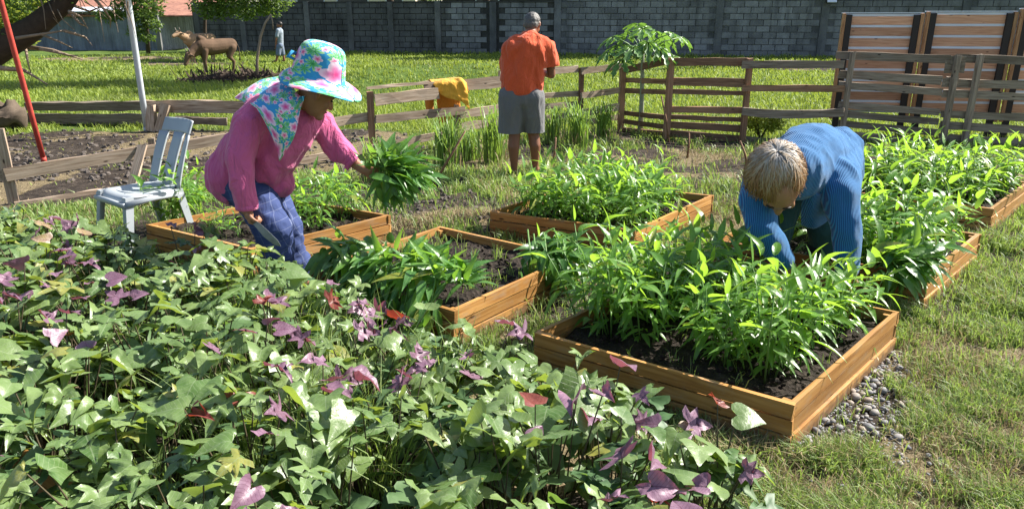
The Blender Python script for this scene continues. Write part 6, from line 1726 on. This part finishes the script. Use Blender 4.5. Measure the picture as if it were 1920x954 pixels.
# ------------------------------------------------------------------ boy by the wall
bb = at(526, 118, z=0); bY = bb.y
W4 = thing('person', 'distant person in grey tee and blue shorts walking by the wall', 'person', tuple(bb))
hc = A(524, 47, bY); Rh = Matrix.Rotation(math.radians(90), 3, 'Z')
hch, hb = head_parts(hc, Rh, 1.0)
f1 = Vector((A(520, 118, bY).x, bY - 0.1, 0)); f2 = Vector((A(532, 116, bY).x, bY + 0.1, 0))
limbs = [[(A(525, 84, bY), 0.10), (A(524, 62, bY), 0.10), (A(524, 52, bY), 0.05), (hc, 0.045)], [(A(519, 60, bY - .12), 0.05), (A(518, 74, bY - .15), 0.035), (A(517, 86, bY - .12), 0.028)],
         [(A(528, 60, bY + .12), 0.05), (A(529, 74, bY + .15), 0.035), (A(528, 86, bY + .12), 0.028)],
         [(A(523, 86, bY - .08), 0.085), (A(522, 100, bY - .1), 0.055), (f1 + Vector((0, 0, 0.08)), 0.036), (f1 + Vector((-0.13, 0, 0.03)), 0.028)], [(A(527, 86, bY + .08), 0.085), (A(530, 100, bY + .1), 0.055), (f2 + Vector((0, 0, 0.08)), 0.036), (f2 + Vector((-0.13, 0, 0.03)), 0.028)]] + hch
limbs += hand_chains(A(517, 86, bY - .12), (0, 0, -1), (-1, 0, 0), 1, 0.4) + hand_chains(A(528, 86, bY + .12), (0, 0, -1), (-1, 0, 0), 1, 0.4)
organic('body', limbs, M['skin_dark'], W4, 0.011, 2, balls=hb)
organic('shirt', [[(A(525, 84, bY), 0.125), (A(524, 62, bY), 0.135), (A(524, 56, bY), 0.09)], [(A(521, 58, bY - .1), 0.075), (A(519, 68, bY - .14), 0.065)], [(A(527, 58, bY + .1), 0.075), (A(528, 68, bY + .14), 0.065)]], M['grey_tee'], W4, 0.016, 3)
organic('shorts', [[(A(525, 86, bY - .06), 0.115), (A(525, 86, bY + .06), 0.115)], [(A(523, 88, bY - .08), 0.105), (A(522, 101, bY - .1), 0.09)], [(A(527, 88, bY + .08), 0.105), (A(530, 101, bY + .1), 0.09)]], M['blue_shorts'], W4, 0.016, 3)
organic('hair', [], M['black_hair'], W4, 0.011, 2, balls=[(hc + Vector((0.015, 0, 0.025)), (0.092, 0.08, 0.09), None)])

# ------------------------------------------------------------------ grey plastic chair
cb = at(262, 352, z=0.42)
CH = thing('plastic_chair', 'pale grey armless plastic chair standing behind the sweet potato leaves', 'chair', (cb.x, cb.y, 0))
# chair frame: forward direction f (towards lower left of the garden), side s
fwd = Vector((-0.62, -0.78, 0)).normalized(); sde = Vector((-fwd.y, fwd.x, 0))
def cw(f, s, z): return CH.location * 0 + fwd * f + sde * s + Vector((0, 0, z))
sw, sdp, sz = 0.21, 0.21, 0.42
n = 14; V = []; F = []
for i in range(n + 1):
    for j in range(n + 1):
        a = i / n * 2 - 1; b = j / n * 2 - 1
        rr = 1 - 0.10 * (abs(a) ** 4) * (abs(b) ** 4) * 2
        z = sz - 0.018 * (1 - a * a) * (1 - b * b) - (0.05 * max(0, (b - 0.72) / 0.28) ** 2) - 0.014 * max(0, (abs(a) - 0.8) / 0.2) ** 2
        V.append(cw(b * sdp * rr, a * sw * rr * (1.0 + 0.08 * b), z))
for i in range(n):
    for j in range(n):
        k = i * (n + 1) + j; F.append((k, k + 1, k + n + 2, k + n + 1))
me = bpy.data.meshes.new('seat'); me.from_pydata(V, [], F); me.materials.append(M['plastic']); me.polygons.foreach_set('use_smooth', [True] * len(me.polygons))
o = link('seat', me, CH); m_ = o.modifiers.new('t', 'SOLIDIFY'); m_.thickness = 0.012; m_.offset = -1
q = MB()
for s in (-1, 1): q.tube([cw(sdp * 0.96, s * sw * 0.98, sz - 0.05), cw(0, s * sw * 0.98, sz - 0.035), cw(-sdp * 0.9, s * sw * 0.92, sz - 0.035)], 0.016, 8, flat=1.8)
q.tube([cw(sdp * 0.98, -sw, sz - 0.065), cw(sdp * 1.0, 0, sz - 0.06), cw(sdp * 0.98, sw, sz - 0.065)], 0.018, 8, flat=1.6)
q.build('apron', M['plastic'], CH, True)
for (f, s) in ((1, 1), (1, -1), (-1, 1), (-1, -1)):
    q = MB(); top = cw(f * sdp * 0.90, s * sw * 0.95, sz - 0.01); bot = cw(f * sdp * 1.18, s * sw * 1.12, 0.0)
    V = []
    for t_ in (0, 0.33, 0.66, 1):
        p = top.lerp(bot, t_); w_ = 0.045 - 0.016 * t_
        a1 = -fwd * f * w_; a2 = -sde * s * w_; e1 = fwd * f * 0.010; e2 = sde * s * 0.010
        V += [p + e1 + e2, p + e1 + a2, p + a2 * 1.0 + e1 * -0.6, p - e1 * .6 - e2 * .6, p + a1 - e2 * 0.6, p + a1 + e2]
    F = [(0, 1, 2, 3, 4, 5)]
    for i in range(3):
        for k in range(6): F.append((i * 6 + k, i * 6 + (k + 1) % 6, i * 6 + 6 + (k + 1) % 6, i * 6 + 6 + k))
    F.append(tuple(range(23, 17, -1)))
    q.add(V, F); q.build('leg', M['plastic'], CH)
def back_pt(s, t):
    """t 0 seat .. 1 top"""
    return cw(-sdp * 0.92 - 0.15 * t - 0.05 * t * t + 0.05 * (s / sw) ** 2 * (0.4 + 0.6 * t), s * (1 - 0.04 * t), sz - 0.02 + 0.46 * t)
def strip(name, cells):
    V = []; F = []
    for (s0, s1, t0, t1) in cells:
        b = len(V); ns, ntt = 6, 8
        for i in range(ns + 1):
            for j in range(ntt + 1): V.append(back_pt(s0 + (s1 - s0) * i / ns, t0 + (t1 - t0) * j / ntt))
        for i in range(ns):
            for j in range(ntt):
                k = b + i * (ntt + 1) + j; F.append((k, k + 1, k + ntt + 2, k + ntt + 1))
    me = bpy.data.meshes.new(name); me.from_pydata(V, [], F); me.materials.append(M['plastic']); me.polygons.foreach_set('use_smooth', [True] * len(me.polygons))
    o = link(name, me, CH); m_ = o.modifiers.new('t', 'SOLIDIFY'); m_.thickness = 0.014; m_.offset = 0
strip('back_top', [(-sw * 0.92, sw * 0.92, 0.80, 1.0)])
strip('back_side', [(-sw, -sw * 0.62, 0.0, 0.80)])
strip('back_side', [(sw * 0.62, sw, 0.0, 0.80)])
strip('back_splat', [(-sw * 0.30, sw * 0.30, 0.0, 0.80)])

# ------------------------------------------------------------------ clothes drying on the fence
yc = on_plane(840, 165, FL0, FL1); YC = yc.y
yo = thing('yellow_cloth', 'yellow cloth draped over the top rail of the pale plank fence', 'cloth', (yc.x, yc.y, 0))
grid = [[A(798, 160, YC + 0.08), A(830, 168, YC + 0.10), A(868, 165, YC + 0.12), A(880, 175, YC + 0.12)],
        [A(803, 150, YC + 0.02), A(835, 148, YC + 0.02), A(862, 146, YC + 0.03), A(874, 156, YC + 0.03)],
        [A(812, 158, YC - 0.09), A(838, 158, YC - 0.09), A(866, 155, YC - 0.08), A(876, 168, YC - 0.07)],
        [A(826, 176, YC - 0.12), A(846, 180, YC - 0.13), A(866, 176, YC - 0.11), A(878, 188, YC - 0.09)],
        [A(838, 184, YC - 0.12), A(852, 187, YC - 0.14), A(868, 192, YC - 0.12), A(881, 208, YC - 0.09)]]
sheet('cloth', grid, M['yellow_cloth'], yo, 34, 30, 0.006, 0.022, (1, 1), 16)
oo = thing('orange_garment', 'orange trousers hanging behind the rail below the yellow cloth', 'clothes', (yc.x, yc.y, 0))
for (a, b) in ((796, 812), (818, 862)):
    grid = [[A(a, 160, YC + 0.06), A((a + b) / 2, 160, YC + 0.04), A(b, 160, YC + 0.06)], [A(a + 1, 185, YC + 0.07), A((a + b) / 2 + 1, 186, YC + 0.04), A(b + 1, 186, YC + 0.06)], [A(a + 3 + (2 if a > 800 else 0), 206 if a < 800 else 231, YC + 0.07), A((a + b) / 2 + 3, 206 if a < 800 else 229, YC + 0.04), A(b + 1, 205 if a < 800 else 228, YC + 0.07)]]
    sheet('trouser_leg', grid, M['orange_cloth'], oo, 12, 16, 0.008, 0.02, (1, 1), 12)
